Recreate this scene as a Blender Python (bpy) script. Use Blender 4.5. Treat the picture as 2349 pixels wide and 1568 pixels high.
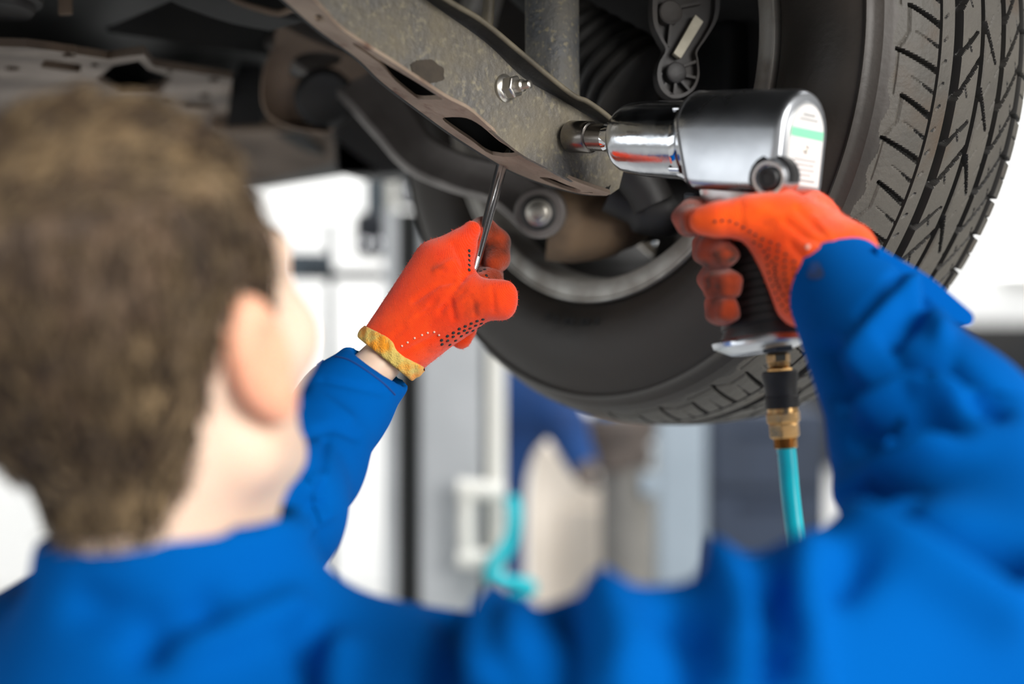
import bpy, bmesh, math, random
import numpy as np
from mathutils import Vector, Matrix
from mathutils.geometry import tessellate_polygon
from mathutils.bvhtree import BVHTree

for o in list(bpy.data.objects): bpy.data.objects.remove(o)
random.seed(7); rng = np.random.default_rng(7)
sc = bpy.context.scene
COL = sc.collection

# ------------------------------------------------------------------ camera, light, exposure
FPX = 2349 * 50 / 36            # focal length in pixels
CAMZ = 1.55
cam_d = bpy.data.cameras.new('camera'); cam = bpy.data.objects.new('camera', cam_d); COL.objects.link(cam)
cam.location = (0, 0, CAMZ); cam.rotation_euler = (math.pi / 2, 0, 0)
cam_d.sensor_width = 36; cam_d.lens = 50; cam_d.clip_start = .05
cam_d.dof.use_dof = True; cam_d.dof.focus_distance = 1.15; cam_d.dof.aperture_fstop = 1.9; cam_d.dof.aperture_blades = 0
sc.camera = cam
w = bpy.data.worlds.new('world'); sc.world = w; w.use_nodes = True
w.node_tree.nodes['Background'].inputs[0].default_value = (1.0, .985, .96, 1)
w.node_tree.nodes['Background'].inputs[1].default_value = .40
def area(name, loc, target, size, sizey, power, col=(1, 1, 1)):
    d = bpy.data.lights.new(name, 'AREA'); d.shape = 'RECTANGLE'; d.size = size; d.size_y = sizey; d.energy = power; d.color = col
    o = bpy.data.objects.new(name, d); COL.objects.link(o); o.location = loc
    o.rotation_euler = (Vector(target) - Vector(loc)).to_track_quat('-Z', 'Y').to_euler()
    return o
area('gate_daylight', (2.3, -1.5, 2.6), (.2, .9, 1.5), 2.2, 2.0, 165, (1, .97, .93))
area('side_fill', (-5.2, -.2, 1.9), (0, .9, 1.6), 4.5, 2.4, 50, (.93, .97, 1))  # added fill, no window there: gives the wrench body something bright to reflect
area('backdrop_fill', (-1.0, 6.2, 4.9), (-1.0, 8.6, .6), 9.0, 1.6, 300)  # added fill with no real lamp behind it, keeps the back wall white
area('mid_fill', (1.6, 2.3, 4.6), (.7, 4.6, .9), 4.0, 1.0, 140)  # extra unseen fill, brightens the column and cabinets facing the camera
sc.view_settings.view_transform = 'Standard'; sc.view_settings.look = 'None'
sc.view_settings.exposure = 0.2; sc.view_settings.gamma = 1

# ------------------------------------------------------------------ helpers
def P(px, py, d):
    return Vector(((px - 1174.5) / FPX * d, d, CAMZ - (py - 784) / FPX * d))
def ray(px, py):
    return Vector(((px - 1174.5) / FPX, 1.0, -(py - 784) / FPX))
CAM = Vector((0, 0, CAMZ))
class Plane:
    def __init__(s, p, n): s.p = Vector(p); s.n = Vector(n).normalized()
    def at(s, px, py):
        r = ray(px, py); t = (s.p - CAM).dot(s.n) / r.dot(s.n); return CAM + r * t
    def off(s, d): return Plane(s.p + s.n * d, s.n)
def plane3(a, b, c):
    n = (b - a).cross(c - a).normalized()
    if n.y > 0: n = -n
    return Plane(a, n)
def lin(c):
    c = [x / 255 for x in c[:3]]
    return tuple((x / 12.92 if x <= .04045 else ((x + .055) / 1.055) ** 2.4) for x in c) + (1,)
def frame(d):
    d = Vector(d).normalized(); a = Vector((0, 0, 1)) if abs(d.z) < .9 else Vector((1, 0, 0))
    u = d.cross(a).normalized(); return u, d.cross(u).normalized(), d

MATS = {}
def mat(name, c1, c2=None, ns=8, rough=.5, rough2=None, metal=0, bump=0, bs=200, bd=.002, lo=.38, hi=.62, detail=5, stretch=None, spec=.5, sheen=0, c3=None, ns3=30, lo3=.55, hi3=.7, wave=None, coat=0, sss=0):
    m = bpy.data.materials.new(name); m.use_nodes = True; nt = m.node_tree; N = nt.nodes; L = nt.links
    b = N['Principled BSDF']; b.inputs['Base Color'].default_value = lin(c1)
    b.inputs['Roughness'].default_value = rough; b.inputs['Metallic'].default_value = metal
    b.inputs['Specular IOR Level'].default_value = spec
    if sheen: b.inputs['Sheen Weight'].default_value = sheen; b.inputs['Sheen Roughness'].default_value = .5
    if coat: b.inputs['Coat Weight'].default_value = coat
    if sss:
        b.inputs['Subsurface Weight'].default_value = sss; b.inputs['Subsurface Radius'].default_value = (1, .35, .2); b.inputs['Subsurface Scale'].default_value = .008
    tc = N.new('ShaderNodeTexCoord'); co = tc.outputs['Object']
    if stretch:
        mp = N.new('ShaderNodeMapping'); mp.inputs['Scale'].default_value = stretch; L.new(co, mp.inputs[0]); cs = mp.outputs[0]
    else: cs = co
    def noise(scale, c, det=detail):
        n = N.new('ShaderNodeTexNoise'); n.inputs['Scale'].default_value = scale; n.inputs['Detail'].default_value = det; L.new(c, n.inputs['Vector']); return n.outputs['Fac']
    def rng_(f, a, bb):
        r = N.new('ShaderNodeMapRange'); r.inputs[1].default_value = a; r.inputs[2].default_value = bb; L.new(f, r.inputs[0]); return r.outputs[0]
    if c2:
        f = rng_(noise(ns, cs), lo, hi)
        mx = N.new('ShaderNodeMix'); mx.data_type = 'RGBA'; mx.inputs[6].default_value = lin(c1); mx.inputs[7].default_value = lin(c2); L.new(f, mx.inputs[0]); out = mx.outputs[2]
        if c3:
            f3 = rng_(noise(ns3, co), lo3, hi3)
            m3 = N.new('ShaderNodeMix'); m3.data_type = 'RGBA'; L.new(out, m3.inputs[6]); m3.inputs[7].default_value = lin(c3); L.new(f3, m3.inputs[0]); out = m3.outputs[2]
        L.new(out, b.inputs['Base Color'])
        if rough2 is not None:
            r = N.new('ShaderNodeMapRange'); r.inputs[3].default_value = rough; r.inputs[4].default_value = rough2; L.new(f, r.inputs[0]); L.new(r.outputs[0], b.inputs['Roughness'])
    hgt = None
    if bump:
        bp = N.new('ShaderNodeBump'); bp.inputs['Strength'].default_value = bump; bp.inputs['Distance'].default_value = bd
        h = noise(bs, cs, 4)
        if wave:
            wv = N.new('ShaderNodeTexWave'); wm = N.new('ShaderNodeMapping'); wm.inputs['Rotation'].default_value = wave[1]; L.new(co, wm.inputs[0]); L.new(wm.outputs[0], wv.inputs['Vector'])
            wv.inputs['Scale'].default_value = wave[0]; wv.inputs['Distortion'].default_value = 1.5; wv.inputs['Detail'].default_value = 2
            ad = N.new('ShaderNodeMath'); ad.operation = 'ADD'; L.new(h, ad.inputs[0]); L.new(wv.outputs['Fac'], ad.inputs[1]); h = ad.outputs[0]
        L.new(h, bp.inputs['Height']); L.new(bp.outputs[0], b.inputs['Normal'])
    MATS[name] = m; return m

class MB:
    def __init__(s): s.v = []; s.f = []
    def add(s, vs, fs):
        o = len(s.v); s.v += [tuple(v) for v in vs]; s.f += [tuple(i + o for i in f) for f in fs]; return s
    def ring(s, c, u, v, r, n, ph=0, r2=None):
        r2 = r if r2 is None else r2
        return [c + u * (r * math.cos(ph + 2 * math.pi * i / n)) + v * (r2 * math.sin(ph + 2 * math.pi * i / n)) for i in range(n)]
    def loft(s, rings, closed=True, caps=True):
        n = len(rings[0]); vs = [p for r in rings for p in r]; fs = []
        for k in range(len(rings) - 1):
            for i in range(n if closed else n - 1):
                j = (i + 1) % n
                fs.append((k * n + i, k * n + j, (k + 1) * n + j, (k + 1) * n + i))
        if caps and closed:
            fs.append(tuple(range(n))[::-1]); fs.append(tuple((len(rings) - 1) * n + i for i in range(n)))
        return s.add(vs, fs)
    def lathe(s, o, d, prof, n=48, ph=0, caps=True):     # prof: (along, radius)
        u, v, d = frame(d); o = Vector(o)
        return s.loft([s.ring(o + d * a, u, v, max(r, 1e-5), n, ph) for a, r in prof], caps=caps)
    def cyl(s, a, b, r, r2=None, n=24, ph=0):
        a = Vector(a); b = Vector(b); return s.lathe(a, b - a, [(0, r), ((b - a).length, r if r2 is None else r2)], n, ph)
    def tube(s, pts, r, n=16, caps=True, flat=1):
        pts = [Vector(p) for p in pts]; rs = r if hasattr(r, '__len__') else [r] * len(pts); rings = []; u = None
        for i, p in enumerate(pts):
            d = (pts[min(i + 1, len(pts) - 1)] - pts[max(i - 1, 0)]).normalized()
            if u is None: u, v, _ = frame(d)
            else: u = (u - d * u.dot(d)).normalized(); v = d.cross(u)
            rings.append(s.ring(p, u, v, rs[i], n, 0, rs[i] * flat))
        return s.loft(rings, caps=caps)
    def box(s, c, ax, h):
        c = Vector(c); X, Y, Z = [Vector(a).normalized() * k for a, k in zip(ax, h)]
        vs = [c + X * i + Y * j + Z * k for k in (-1, 1) for j in (-1, 1) for i in (-1, 1)]
        return s.add(vs, [(0, 2, 3, 1), (4, 5, 7, 6), (0, 1, 5, 4), (2, 6, 7, 3), (0, 4, 6, 2), (1, 3, 7, 5)])
    def abox(s, lo, hi):
        lo = Vector(lo); hi = Vector(hi); return s.box((lo + hi) / 2, ((1, 0, 0), (0, 1, 0), (0, 0, 1)), (hi - lo) / 2)
    def plate(s, outer, holes, fn, th):                   # 2-D outline with holes -> solid plate; fn maps 2-D to 3-D
        loops = [outer] + list(holes)
        tris = tessellate_polygon([[Vector((x, y, 0)) for x, y in l] for l in loops])
        flat = [q for l in loops for q in l]; n = len(flat)
        A = [fn(x, y) for x, y in flat]; th = Vector(th); B = [p + th for p in A]
        fs = [tuple(t) for t in tris] + [tuple(i + n for i in t[::-1]) for t in tris]
        o = 0
        for l in loops:
            k = len(l)
            for i in range(k):
                j = (i + 1) % k; fs.append((o + i, o + j, o + j + n, o + i + n))
            o += k
        return s.add(A + B, fs)
def catmull(pts, n=8):
    pts = [Vector(p) for p in pts]; out = []
    for i in range(len(pts) - 1):
        p0, p1, p2, p3 = pts[max(i - 1, 0)], pts[i], pts[i + 1], pts[min(i + 2, len(pts) - 1)]
        for k in range(n):
            t = k / n; out.append(.5 * ((2 * p1) + (p2 - p0) * t + (2 * p0 - 5 * p1 + 4 * p2 - p3) * t * t + (3 * p1 - p0 - 3 * p2 + p3) * t ** 3))
    out.append(pts[-1]); return out
def cm2(pts, n=5, closed=False):
    q = [(x, y, 0) for x, y in pts]
    if closed:
        k = len(q); e = [q[-1]] + q + [q[0], q[1]]; r = catmull(e, n); r = r[n:n * (k + 1)]
    else: r = catmull(q, n)
    return [(p.x, p.y) for p in r]

def thing(name, label, cat, loc, group=None):
    o = bpy.data.objects.new(name, None); COL.objects.link(o); o.location = loc; o['label'] = label; o['category'] = cat
    o.empty_display_size = .05
    if group: o['group'] = group
    return o
ORG = {}
def worg(o):
    v = Vector(o.location)
    return v + worg(o.parent) if o.parent else v
def finish(me, name, material, parent, angle=35, bevel=0, bseg=2, recalc=True, subsurf=0):
    if recalc:
        bm = bmesh.new(); bm.from_mesh(me); bmesh.ops.remove_doubles(bm, verts=bm.verts, dist=1e-6); bmesh.ops.recalc_face_normals(bm, faces=bm.faces); bm.to_mesh(me); bm.free()
    me.polygons.foreach_set('use_smooth', [True] * len(me.polygons))
    if angle < 180: me.set_sharp_from_angle(angle=math.radians(angle))
    o = bpy.data.objects.new(name, me); COL.objects.link(o); me.materials.append(MATS[material] if isinstance(material, str) else material)
    if parent is not None:
        off = worg(parent); me.transform(Matrix.Translation(-off)); o.parent = parent
    if bevel:
        bv = o.modifiers.new('bevel', 'BEVEL'); bv.width = bevel; bv.segments = bseg; bv.limit_method = 'ANGLE'; bv.angle_limit = math.radians(30)
    if subsurf:
        ss = o.modifiers.new('subdivision', 'SUBSURF'); ss.levels = subsurf; ss.render_levels = subsurf
    return o
def obj(name, mb, material, parent=None, **k):
    me = bpy.data.meshes.new(name); me.from_pydata(mb.v, [], mb.f); return finish(me, name, material, parent, **k)
def tag(o, label=None, cat=None, group=None, kind=None):
    if label: o['label'] = label
    if cat: o['category'] = cat
    if group: o['group'] = group
    if kind: o['kind'] = kind
    return o
def base(o):                                               # a one-mesh thing: put its origin at its base
    me = o.data; n = len(me.vertices); c = np.empty(n * 3); me.vertices.foreach_get('co', c); c = c.reshape(-1, 3)
    b = Vector(((c[:, 0].min() + c[:, 0].max()) / 2, (c[:, 1].min() + c[:, 1].max()) / 2, c[:, 2].min()))
    me.transform(Matrix.Translation(-b)); o.location = b; return o

# signed distance shapes and a surface-nets mesher, for bodies and cloth
def A3(v): return np.array([v[0], v[1], v[2]], dtype=np.float32)
def rc(X, a, b, ra, rb):
    a = A3(a); b = A3(b); ba = b - a; pa = X - a; h = np.clip((pa @ ba) / max(float(ba @ ba), 1e-9), 0, 1)
    return np.linalg.norm(pa - h[:, None] * ba, axis=1) - (ra + (rb - ra) * h)
def el(X, c, r, R=None):
    p = X - A3(c)
    if R is not None: p = p @ R
    r = np.array(r, dtype=np.float32); k0 = np.linalg.norm(p / r, axis=1); k1 = np.linalg.norm(p / (r * r), axis=1)
    return k0 * (k0 - 1) / np.maximum(k1, 1e-6)
def smin(a, b, k):
    h = np.maximum(k - np.abs(a - b), 0) / k; return np.minimum(a, b) - h * h * k * .25
def smax(a, b, k): return -smin(-a, -b, k)
def chain(X, pts, rad, k=.006):
    d = None
    for i in range(len(pts) - 1):
        e = rc(X, pts[i], pts[i + 1], rad[i], rad[i + 1]); d = e if d is None else smin(d, e, k)
    return d
def nets(fn, lo, hi, h):
    lo = np.array(lo, dtype=np.float32); hi = np.array(hi, dtype=np.float32); n = np.ceil((hi - lo) / h).astype(int) + 1
    ax = [lo[i] + h * np.arange(n[i], dtype=np.float32) for i in range(3)]
    G = np.stack(np.meshgrid(*ax, indexing='ij'), -1).reshape(-1, 3)
    V = np.empty(len(G), dtype=np.float32)
    for i in range(0, len(G), 400000): V[i:i + 400000] = fn(G[i:i + 400000])
    V = V.reshape(n); S = V < 0
    c = np.zeros(n - 1, dtype=np.int8)
    for i in (0, 1):
        for j in (0, 1):
            for k in (0, 1): c += S[i:n[0] - 1 + i, j:n[1] - 1 + j, k:n[2] - 1 + k]
    act = (c > 0) & (c < 8); idx = -np.ones(n - 1, dtype=np.int64); ijk = np.argwhere(act); idx[act] = np.arange(len(ijk))
    acc = np.zeros((len(ijk), 3)); cnt = np.zeros(len(ijk))
    cor = np.array([(i, j, k) for i in (0, 1) for j in (0, 1) for k in (0, 1)])
    for a in range(8):
        for b in range(a + 1, 8):
            if abs(cor[a] - cor[b]).sum() != 1: continue
            va = V[tuple((ijk + cor[a]).T)]; vb = V[tuple((ijk + cor[b]).T)]; m = (va < 0) != (vb < 0)
            t = va[m] / (va[m] - vb[m]); acc[m] += cor[a] + t[:, None] * (cor[b] - cor[a]); cnt[m] += 1
    vert = lo + h * (ijk + acc / cnt[:, None])
    quads = []
    for ax_ in range(3):
        o1, o2 = [(1, 2), (2, 0), (0, 1)][ax_]
        sl = [slice(None)] * 3; sl2 = [slice(None)] * 3; sl[ax_] = slice(0, -1); sl2[ax_] = slice(1, None)
        ch = S[tuple(sl)] != S[tuple(sl2)]; e = np.argwhere(ch); e = e[(e[:, o1] > 0) & (e[:, o2] > 0) & (e[:, o1] < n[o1] - 1) & (e[:, o2] < n[o2] - 1)]
        ins = S[tuple(e.T)]; d1 = np.zeros(3, int); d2 = np.zeros(3, int); d1[o1] = 1; d2[o2] = 1
        q = np.stack([idx[tuple((e - d1 - d2).T)], idx[tuple((e - d2).T)], idx[tuple(e.T)], idx[tuple((e - d1).T)]], 1)
        q[~ins] = q[~ins][:, ::-1]; quads.append(q)
    return vert, np.concatenate(quads)
def npmesh(name, v, q):
    me = bpy.data.meshes.new(name); me.vertices.add(len(v)); me.vertices.foreach_set('co', np.asarray(v, dtype=np.float32).ravel())
    k = q.shape[1]; me.loops.add(q.size); me.loops.foreach_set('vertex_index', q.ravel().astype(np.int32)); me.polygons.add(len(q))
    me.polygons.foreach_set('loop_start', np.arange(0, q.size, k, dtype=np.int32)); me.update(calc_edges=True); me.validate(); return me
def relax(v, q, it=2, lam=.5):
    v = np.array(v, dtype=np.float64)
    e = np.concatenate([q[:, [0, 1]], q[:, [1, 2]], q[:, [2, 3]], q[:, [3, 0]]]); e = np.concatenate([e, e[:, ::-1]])
    cnt = np.bincount(e[:, 0], minlength=len(v))[:, None]
    for _ in range(it):
        s = np.stack([np.bincount(e[:, 0], weights=v[e[:, 1], k], minlength=len(v)) for k in range(3)], 1)
        v = v + lam * (s / np.maximum(cnt, 1) - v)
    return v
def vnorm(v, q):
    n = np.cross(v[q[:, 2]] - v[q[:, 0]], v[q[:, 3]] - v[q[:, 1]]); N = np.zeros_like(v)
    for k in range(4):
        for a in range(3): N[:, a] += np.bincount(q[:, k], weights=n[:, a], minlength=len(v))
    return N / np.maximum(np.linalg.norm(N, axis=1, keepdims=True), 1e-12)
def toproj(v):
    v = np.asarray(v); return np.stack([1174.5 + FPX * v[:, 0] / v[:, 1], 784 - FPX * (v[:, 2] - CAMZ) / v[:, 1]], 1)
FOLD = 1.0
def folds(v, N, strokes):                                  # cloth creases: soft ridges (+) and grooves (-) pressed into a cloth surface
    p = toproj(v); front = (np.sum(N * (v - np.array([0, 0, CAMZ])), 1) < 0).astype(float)
    for pts, r, h in strokes:
        d = np.full(len(v), 1e9)
        for i in range(len(pts) - 1):
            a = np.array(pts[i], float); b = np.array(pts[i + 1], float); ba = b - a
            t = np.clip(((p - a) @ ba) / (ba @ ba), 0, 1); d = np.minimum(d, np.linalg.norm(p - a - t[:, None] * ba, axis=1))
        v = v + N * (FOLD * h * np.exp(-(d / r) ** 2) * front)[:, None]
    return v
def organic(name, fn, lo, hi, h, material, parent, strokes=None, it=2, noise=None):
    v, q = nets(fn, lo, hi, h); v = relax(v, q, it)
    if strokes: N = vnorm(v, q); v = folds(v, N, strokes); v = relax(v, q, 1, .4)
    me = npmesh(name, v, q); o = finish(me, name, material, parent, angle=180, recalc=False)
    o_bvh = BVHTree.FromPolygons([tuple(a) for a in v], [tuple(a) for a in q.tolist()])
    return o, o_bvh
def hit(bvh, px, py):
    r = ray(px, py).normalized(); return bvh.ray_cast(CAM, r)

# ------------------------------------------------------------------ materials
mat('wall_white', (238, 238, 236), (228, 229, 228), 1.2, .6)
mat('floor_grey', (200, 200, 198), (185, 186, 186), 1.5, .45)
mat('rubber_tread', (58, 56, 52), (86, 82, 75), 9, .55, .75, bump=.35, bs=260, c3=(70, 58, 46), ns3=14, lo3=.56, hi3=.7, lo=.3, hi=.7)
mat('rubber_groove', (24, 23, 22), (34, 32, 29), 20, .6)  # clean black rubber; shade inside the grooves is darkened into the colour too
mat('rubber_side', (34, 31, 28), (50, 44, 39), 7, .42, .55, bump=.12, bs=160)
mat('rim_alu', (176, 174, 168), (138, 132, 124), 22, .42, .6, metal=.45, bump=.15, bs=120)
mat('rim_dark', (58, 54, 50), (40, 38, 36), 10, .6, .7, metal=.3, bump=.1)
mat('arm_steel', (88, 87, 86), (112, 105, 90), 20, .46, .66, metal=.15, bump=.7, bs=170, bd=.002, c3=(128, 121, 102), ns3=190, lo3=.54, hi3=.70, lo=.40, hi=.66)
mat('arm_under', (158, 140, 122), (128, 110, 94), 22, .7, bump=.5, bs=220, c3=(92, 56, 40), ns3=40, lo3=.58, hi3=.7)
mat('arm_lip', (34, 33, 31), (52, 50, 45), 30, .6, bump=.4, bs=200, lo=.5, hi=.75)  # black paint, made darker still for the shade under the lip
mat('lip_edge', (112, 104, 86), (84, 78, 66), 40, .6, bump=.3)
mat('stain', (66, 58, 48), (48, 42, 36), 60, .8, bump=.4, bs=300)
mat('dust_paint', (82, 84, 87), (104, 101, 94), 30, .5, .7, metal=.1, bump=.8, bs=170, bd=.002, c3=(134, 127, 106), ns3=210, lo3=.56, hi3=.68)
mat('underbody', (20, 22, 22), (13, 14, 14), 6, .7, bump=.3, bs=60)
mat('under_plate', (100, 84, 70), (74, 62, 52), 9, .6, .75, metal=.15, bump=.3, bs=90)
mat('link_grey', (124, 119, 116), (98, 93, 90), 12, .42, .6, metal=.4, bump=.2, bs=120)
mat('bracket_tan', (140, 120, 102), (108, 93, 80), 9, .6, .75, bump=.3, bs=90)
mat('bushing', (30, 30, 30), (46, 44, 42), 20, .6, bump=.2)
mat('knuckle_rust', (120, 98, 74), (84, 70, 56), 14, .7, bump=.4, bs=100)
mat('black_plastic', (30, 30, 31), (40, 38, 37), 16, .5, .65, bump=.2, bs=140)
mat('dark_plastic', (50, 49, 50), (64, 60, 57), 20, .55, .7, bump=.25, bs=160)
mat('zinc', (206, 202, 194), (170, 166, 158), 30, .28, .42, metal=.95)
mat('sticker', (196, 190, 172), (170, 164, 146), 40, .6)
mat('chrome', (226, 228, 232), None, rough=.07, metal=1)
mat('chrome_worn', (214, 217, 222), (196, 200, 206), 60, .12, .22, metal=1, bump=.06, bs=240)
mat('alu_satin', (206, 209, 214), (190, 194, 200), 14, .24, .34, metal=1, bump=.05, bs=60)
mat('alu_bright', (226, 228, 230), None, rough=.35, metal=.9)
mat('bar_chrome', (232, 234, 238), None, rough=.2, metal=1)
mat('label_white', (226, 224, 222), (214, 214, 212), 30, .5)
mat('label_green', (128, 208, 170), None, rough=.5)
mat('label_text', (150, 150, 150), None, rough=.6)
mat('rubber_black', (26, 27, 29), (34, 35, 37), 30, .42, .5)
mat('rubber_matt', (20, 20, 21), None, rough=.6)
mat('brass', (196, 160, 110), (180, 142, 92), 60, .25, .36, metal=1)
mat('hose_cyan', (0, 182, 196), (0, 170, 186), 30, .32, .4, c3=(16, 60, 70), ns3=90, lo3=.68, hi3=.74)
mat('socket_steel', (150, 146, 142), (126, 122, 118), 30, .2, .3, metal=1)
mat('glove_orange', (250, 74, 14), (232, 56, 10), 38, .9, bump=.4, bs=900, bd=.0007, sheen=.35, spec=.15, wave=(330, (.6, .2, .75)), lo=.3, hi=.7, c3=(158, 50, 22), ns3=26, lo3=.6, hi3=.74)
mat('glove_orange_bright', (255, 92, 16), (246, 74, 10), 38, .9, bump=.4, bs=900, bd=.0007, sheen=.35, spec=.15, wave=(330, (.1, .5, 1.2)), lo=.3, hi=.7, c3=(196, 62, 22), ns3=24, lo3=.62, hi3=.76)
mat('glove_dirty_shaded', (168, 62, 28), (118, 46, 24), 60, .95, bump=.8, bs=700, bd=.0015, sheen=.3, spec=.1, c3=(60, 42, 34), ns3=60, lo3=.62, hi3=.7)  # dirty orange, with the shade on the curled fingers also put into the colour
mat('glove_dot', (34, 30, 30), None, rough=.7)
mat('speck', (238, 190, 170), None, rough=.8)
mat('glove_hem', (214, 186, 96), (238, 150, 20), 60, .95, bump=.7, bs=800, lo=.45, hi=.6, sheen=.2)
mat('cloth_blue', (0, 88, 168), (0, 82, 160), 5, .9, spec=.03, bump=.1, bs=700)
mat('cloth_stain', (44, 62, 92), (20, 80, 150), 60, .9)
mat('seam', (0, 60, 130), None, rough=.8)
mat('skin', (234, 206, 184), (228, 194, 170), 14, .5, sss=.25, spec=.35)
mat('skin_ear', (240, 188, 158), (232, 168, 138), 30, .5, sss=.4, spec=.3)
mat('hair_brown', (92, 70, 48), (46, 35, 26), 60, .6, .7, stretch=(1, 1, .18), bump=.9, bs=300, bd=.004, lo=.35, hi=.65, c3=(146, 122, 88), ns3=15, lo3=.48, hi3=.66)
mat('strand_dark', (58, 44, 32), None, rough=.5)
mat('strand_light', (128, 108, 80), None, rough=.5)
mat('eye_white', (236, 234, 230), None, rough=.2)
mat('lip_skin', (206, 132, 116), None, rough=.45)
mat('navy_cloth', (36, 50, 72), (26, 36, 54), 4, .85)
mat('overall_blue', (0, 62, 124), (0, 46, 98), 5, .8)
mat('boot_black', (30, 30, 30), None, rough=.5)
mat('lift_grey', (176, 180, 184), (164, 168, 172), 4, .5)
mat('lift_pale', (214, 214, 208), None, rough=.5)
mat('lift_black', (16, 20, 20), None, rough=.6)
mat('column_blue', (150, 164, 176), (142, 156, 168), 3, .5)
mat('cream', (244, 232, 216), (234, 222, 206), 4, .6)
mat('machine_grey', (136, 134, 128), (120, 118, 114), 5, .55)
mat('machine_brown', (98, 88, 82), (76, 68, 64), 14, .65)
mat('black_board', (18, 19, 20), (28, 28, 28), 3, .6)
mat('navy_cabinet', (38, 52, 74), (30, 42, 60), 3, .6)
mat('blue_cap', (0, 110, 180), None, rough=.4)
mat('orange_cap', (240, 110, 20), None, rough=.4)
mat('dark_steel', (44, 48, 54), None, rough=.4, metal=.4)
mat('slate', (70, 80, 88), None, rough=.6)

# ------------------------------------------------------------------ the setting
def struct(name, mb, m, **k): return tag(obj(name, mb, m, None, **k), kind='structure')
struct('floor', MB().abox((-9, -6, -.1), (9, 9.4, 0)), 'floor_grey')
struct('wall_back', MB().abox((-9, 9.0, 0), (9, 9.2, 5.2)), 'wall_white')
struct('wall_left', MB().abox((-9.2, -6, 0), (-9, 9.2, 5.2)), 'wall_white')
trim = struct('trim_1', MB().abox((1.2, 8.96, CAMZ + .5), (9, 9.0, CAMZ + .54)), 'wall_white')

# ------------------------------------------------------------------ the lifted car
WC = Vector((.0794, 1.3646, CAMZ + .2654)); NA = Vector((-.7747, -.6323, 0)).normalized()   # wheel centre (inner rim plane) and axis towards the car's middle
E2 = Vector((.6323, -.7747, 0)).normalized(); UP = Vector((0, 0, 1))
def cf(a, b, z): return Vector((WC.x, WC.y, CAMZ)) + NA * a + E2 * b + UP * z               # car frame
car = thing('car', 'dark underside of a car raised on a lift, suspension and tyre showing', 'car', (WC.x, WC.y, CAMZ))

# wheel
NP = 60
def tread_depth(s, u):                                     # s: mm across the tread from the inner rim plane, u: pitches round the tyre; returns groove depth in mm
    D = np.zeros_like(s)
    pitch = 2 * math.pi * 348 / NP
    def groove(ds, hw, dep): 
        np.maximum(D, dep * np.clip((hw + .55 - ds) / 1.1, 0, 1), out=D)
    for g, hw, dp in ((58, .8, 3.5), (79, 4.6, 8), (112, 3.4, 8), (144, 3.4, 8), (177, 3.6, 8)): groove(np.abs(s - g), hw, dp)
    def seg(s0, u0, s1, u1, hw0, hw1, dep, period=1, ph=0):
        L = np.hypot(s1 - s0, (u1 - u0) * pitch); um = (u0 + u1) / 2 + ph
        uu = (u - um + period / 2) % period - period / 2 + (u0 + u1) / 2
        for sh in (-period, 0, period) if abs(u1 - u0) > period * .5 else (0,):
            x = s - s0; y = (uu + sh - u0) * pitch; dx = (s1 - s0) / L; dy = (u1 - u0) * pitch / L
            t = np.clip((x * dx + y * dy) / L, 0, 1); d = np.hypot(x - t * L * dx, y - t * L * dy)
            groove(d, hw0 + (hw1 - hw0) * t, dep)
    seg(26, 0, 56, .36, 1.0, 2.0, 6, 2, 0); seg(18, 1, 56, 1.36, 1.0, 2.0, 6, 2, 0)
    seg(26, 0, 26, .62, 1.0, 1.0, 1.5, 2); seg(26, .62, 18, 1.0, 1.0, 1.0, 1.5, 2); seg(19, 1.0, 19, 2.0, .6, .6, 1.0, 2)
    seg(32, .57, 42, .68, .25, .35, 2); seg(44, .70, 49, .765, .5, .7, 2.5); seg(51, .785, 55.5, .84, .8, .9, 3)
    seg(62, .2, 66, .1, .3, .5, 2.5, .5); 
    seg(80, 0, 111, -1.15, 1.8, 1.2, 7, 2); seg(80, 1, 104, .35, 1.6, .8, 6, 2)
    seg(93, .55, 97, .8, .5, .5, 2.5)
    seg(112, 0, 132, .95, 2.1, .8, 7, 1.5); seg(120, .2, 127, -.1, .3, .3, 2, .75); seg(133, .5, 139, .25, .3, .3, 2, .75)
    seg(145, 0, 176, -1.2, 1.5, 1.2, 7, 1); seg(155, .3, 158, .55, .5, .5, 2.5); seg(166, -.2, 169, .05, .5, .5, 2.5)
    seg(178, 0, 214, .25, 1.6, 1.8, 6, 1); seg(184, .5, 206, .65, .5, .6, 3, 1)
    return D
prof_in = [(-.004, .2270), (-.001, .2290), (.006, .236), (.0125, .252), (.014, .272), (.0115, .292), (.006, .307), (.0020, .3140), (.0012, .3160), (.0030, .3166), (.0030, .3182), (-.0005, .3190), (-.004, .3215), (-.008, .327)]
prof_tr = [(-.008, .327), (-.014, .3315), (-.024, .3370), (-.036, .3412), (-.048, .3438), (-.060, .3456), (-.080, .3476), (-.107, .3488), (-.135, .3482), (-.16, .3462), (-.182, .3428), (-.196, .3385), (-.206, .332), (-.213, .322)]
prof_out = [(-.213, .322), (-.222, .305), (-.228, .28), (-.226, .255), (-.214, .23), (-.205, .222)]
wu, wv, _ = frame(NA)
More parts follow.
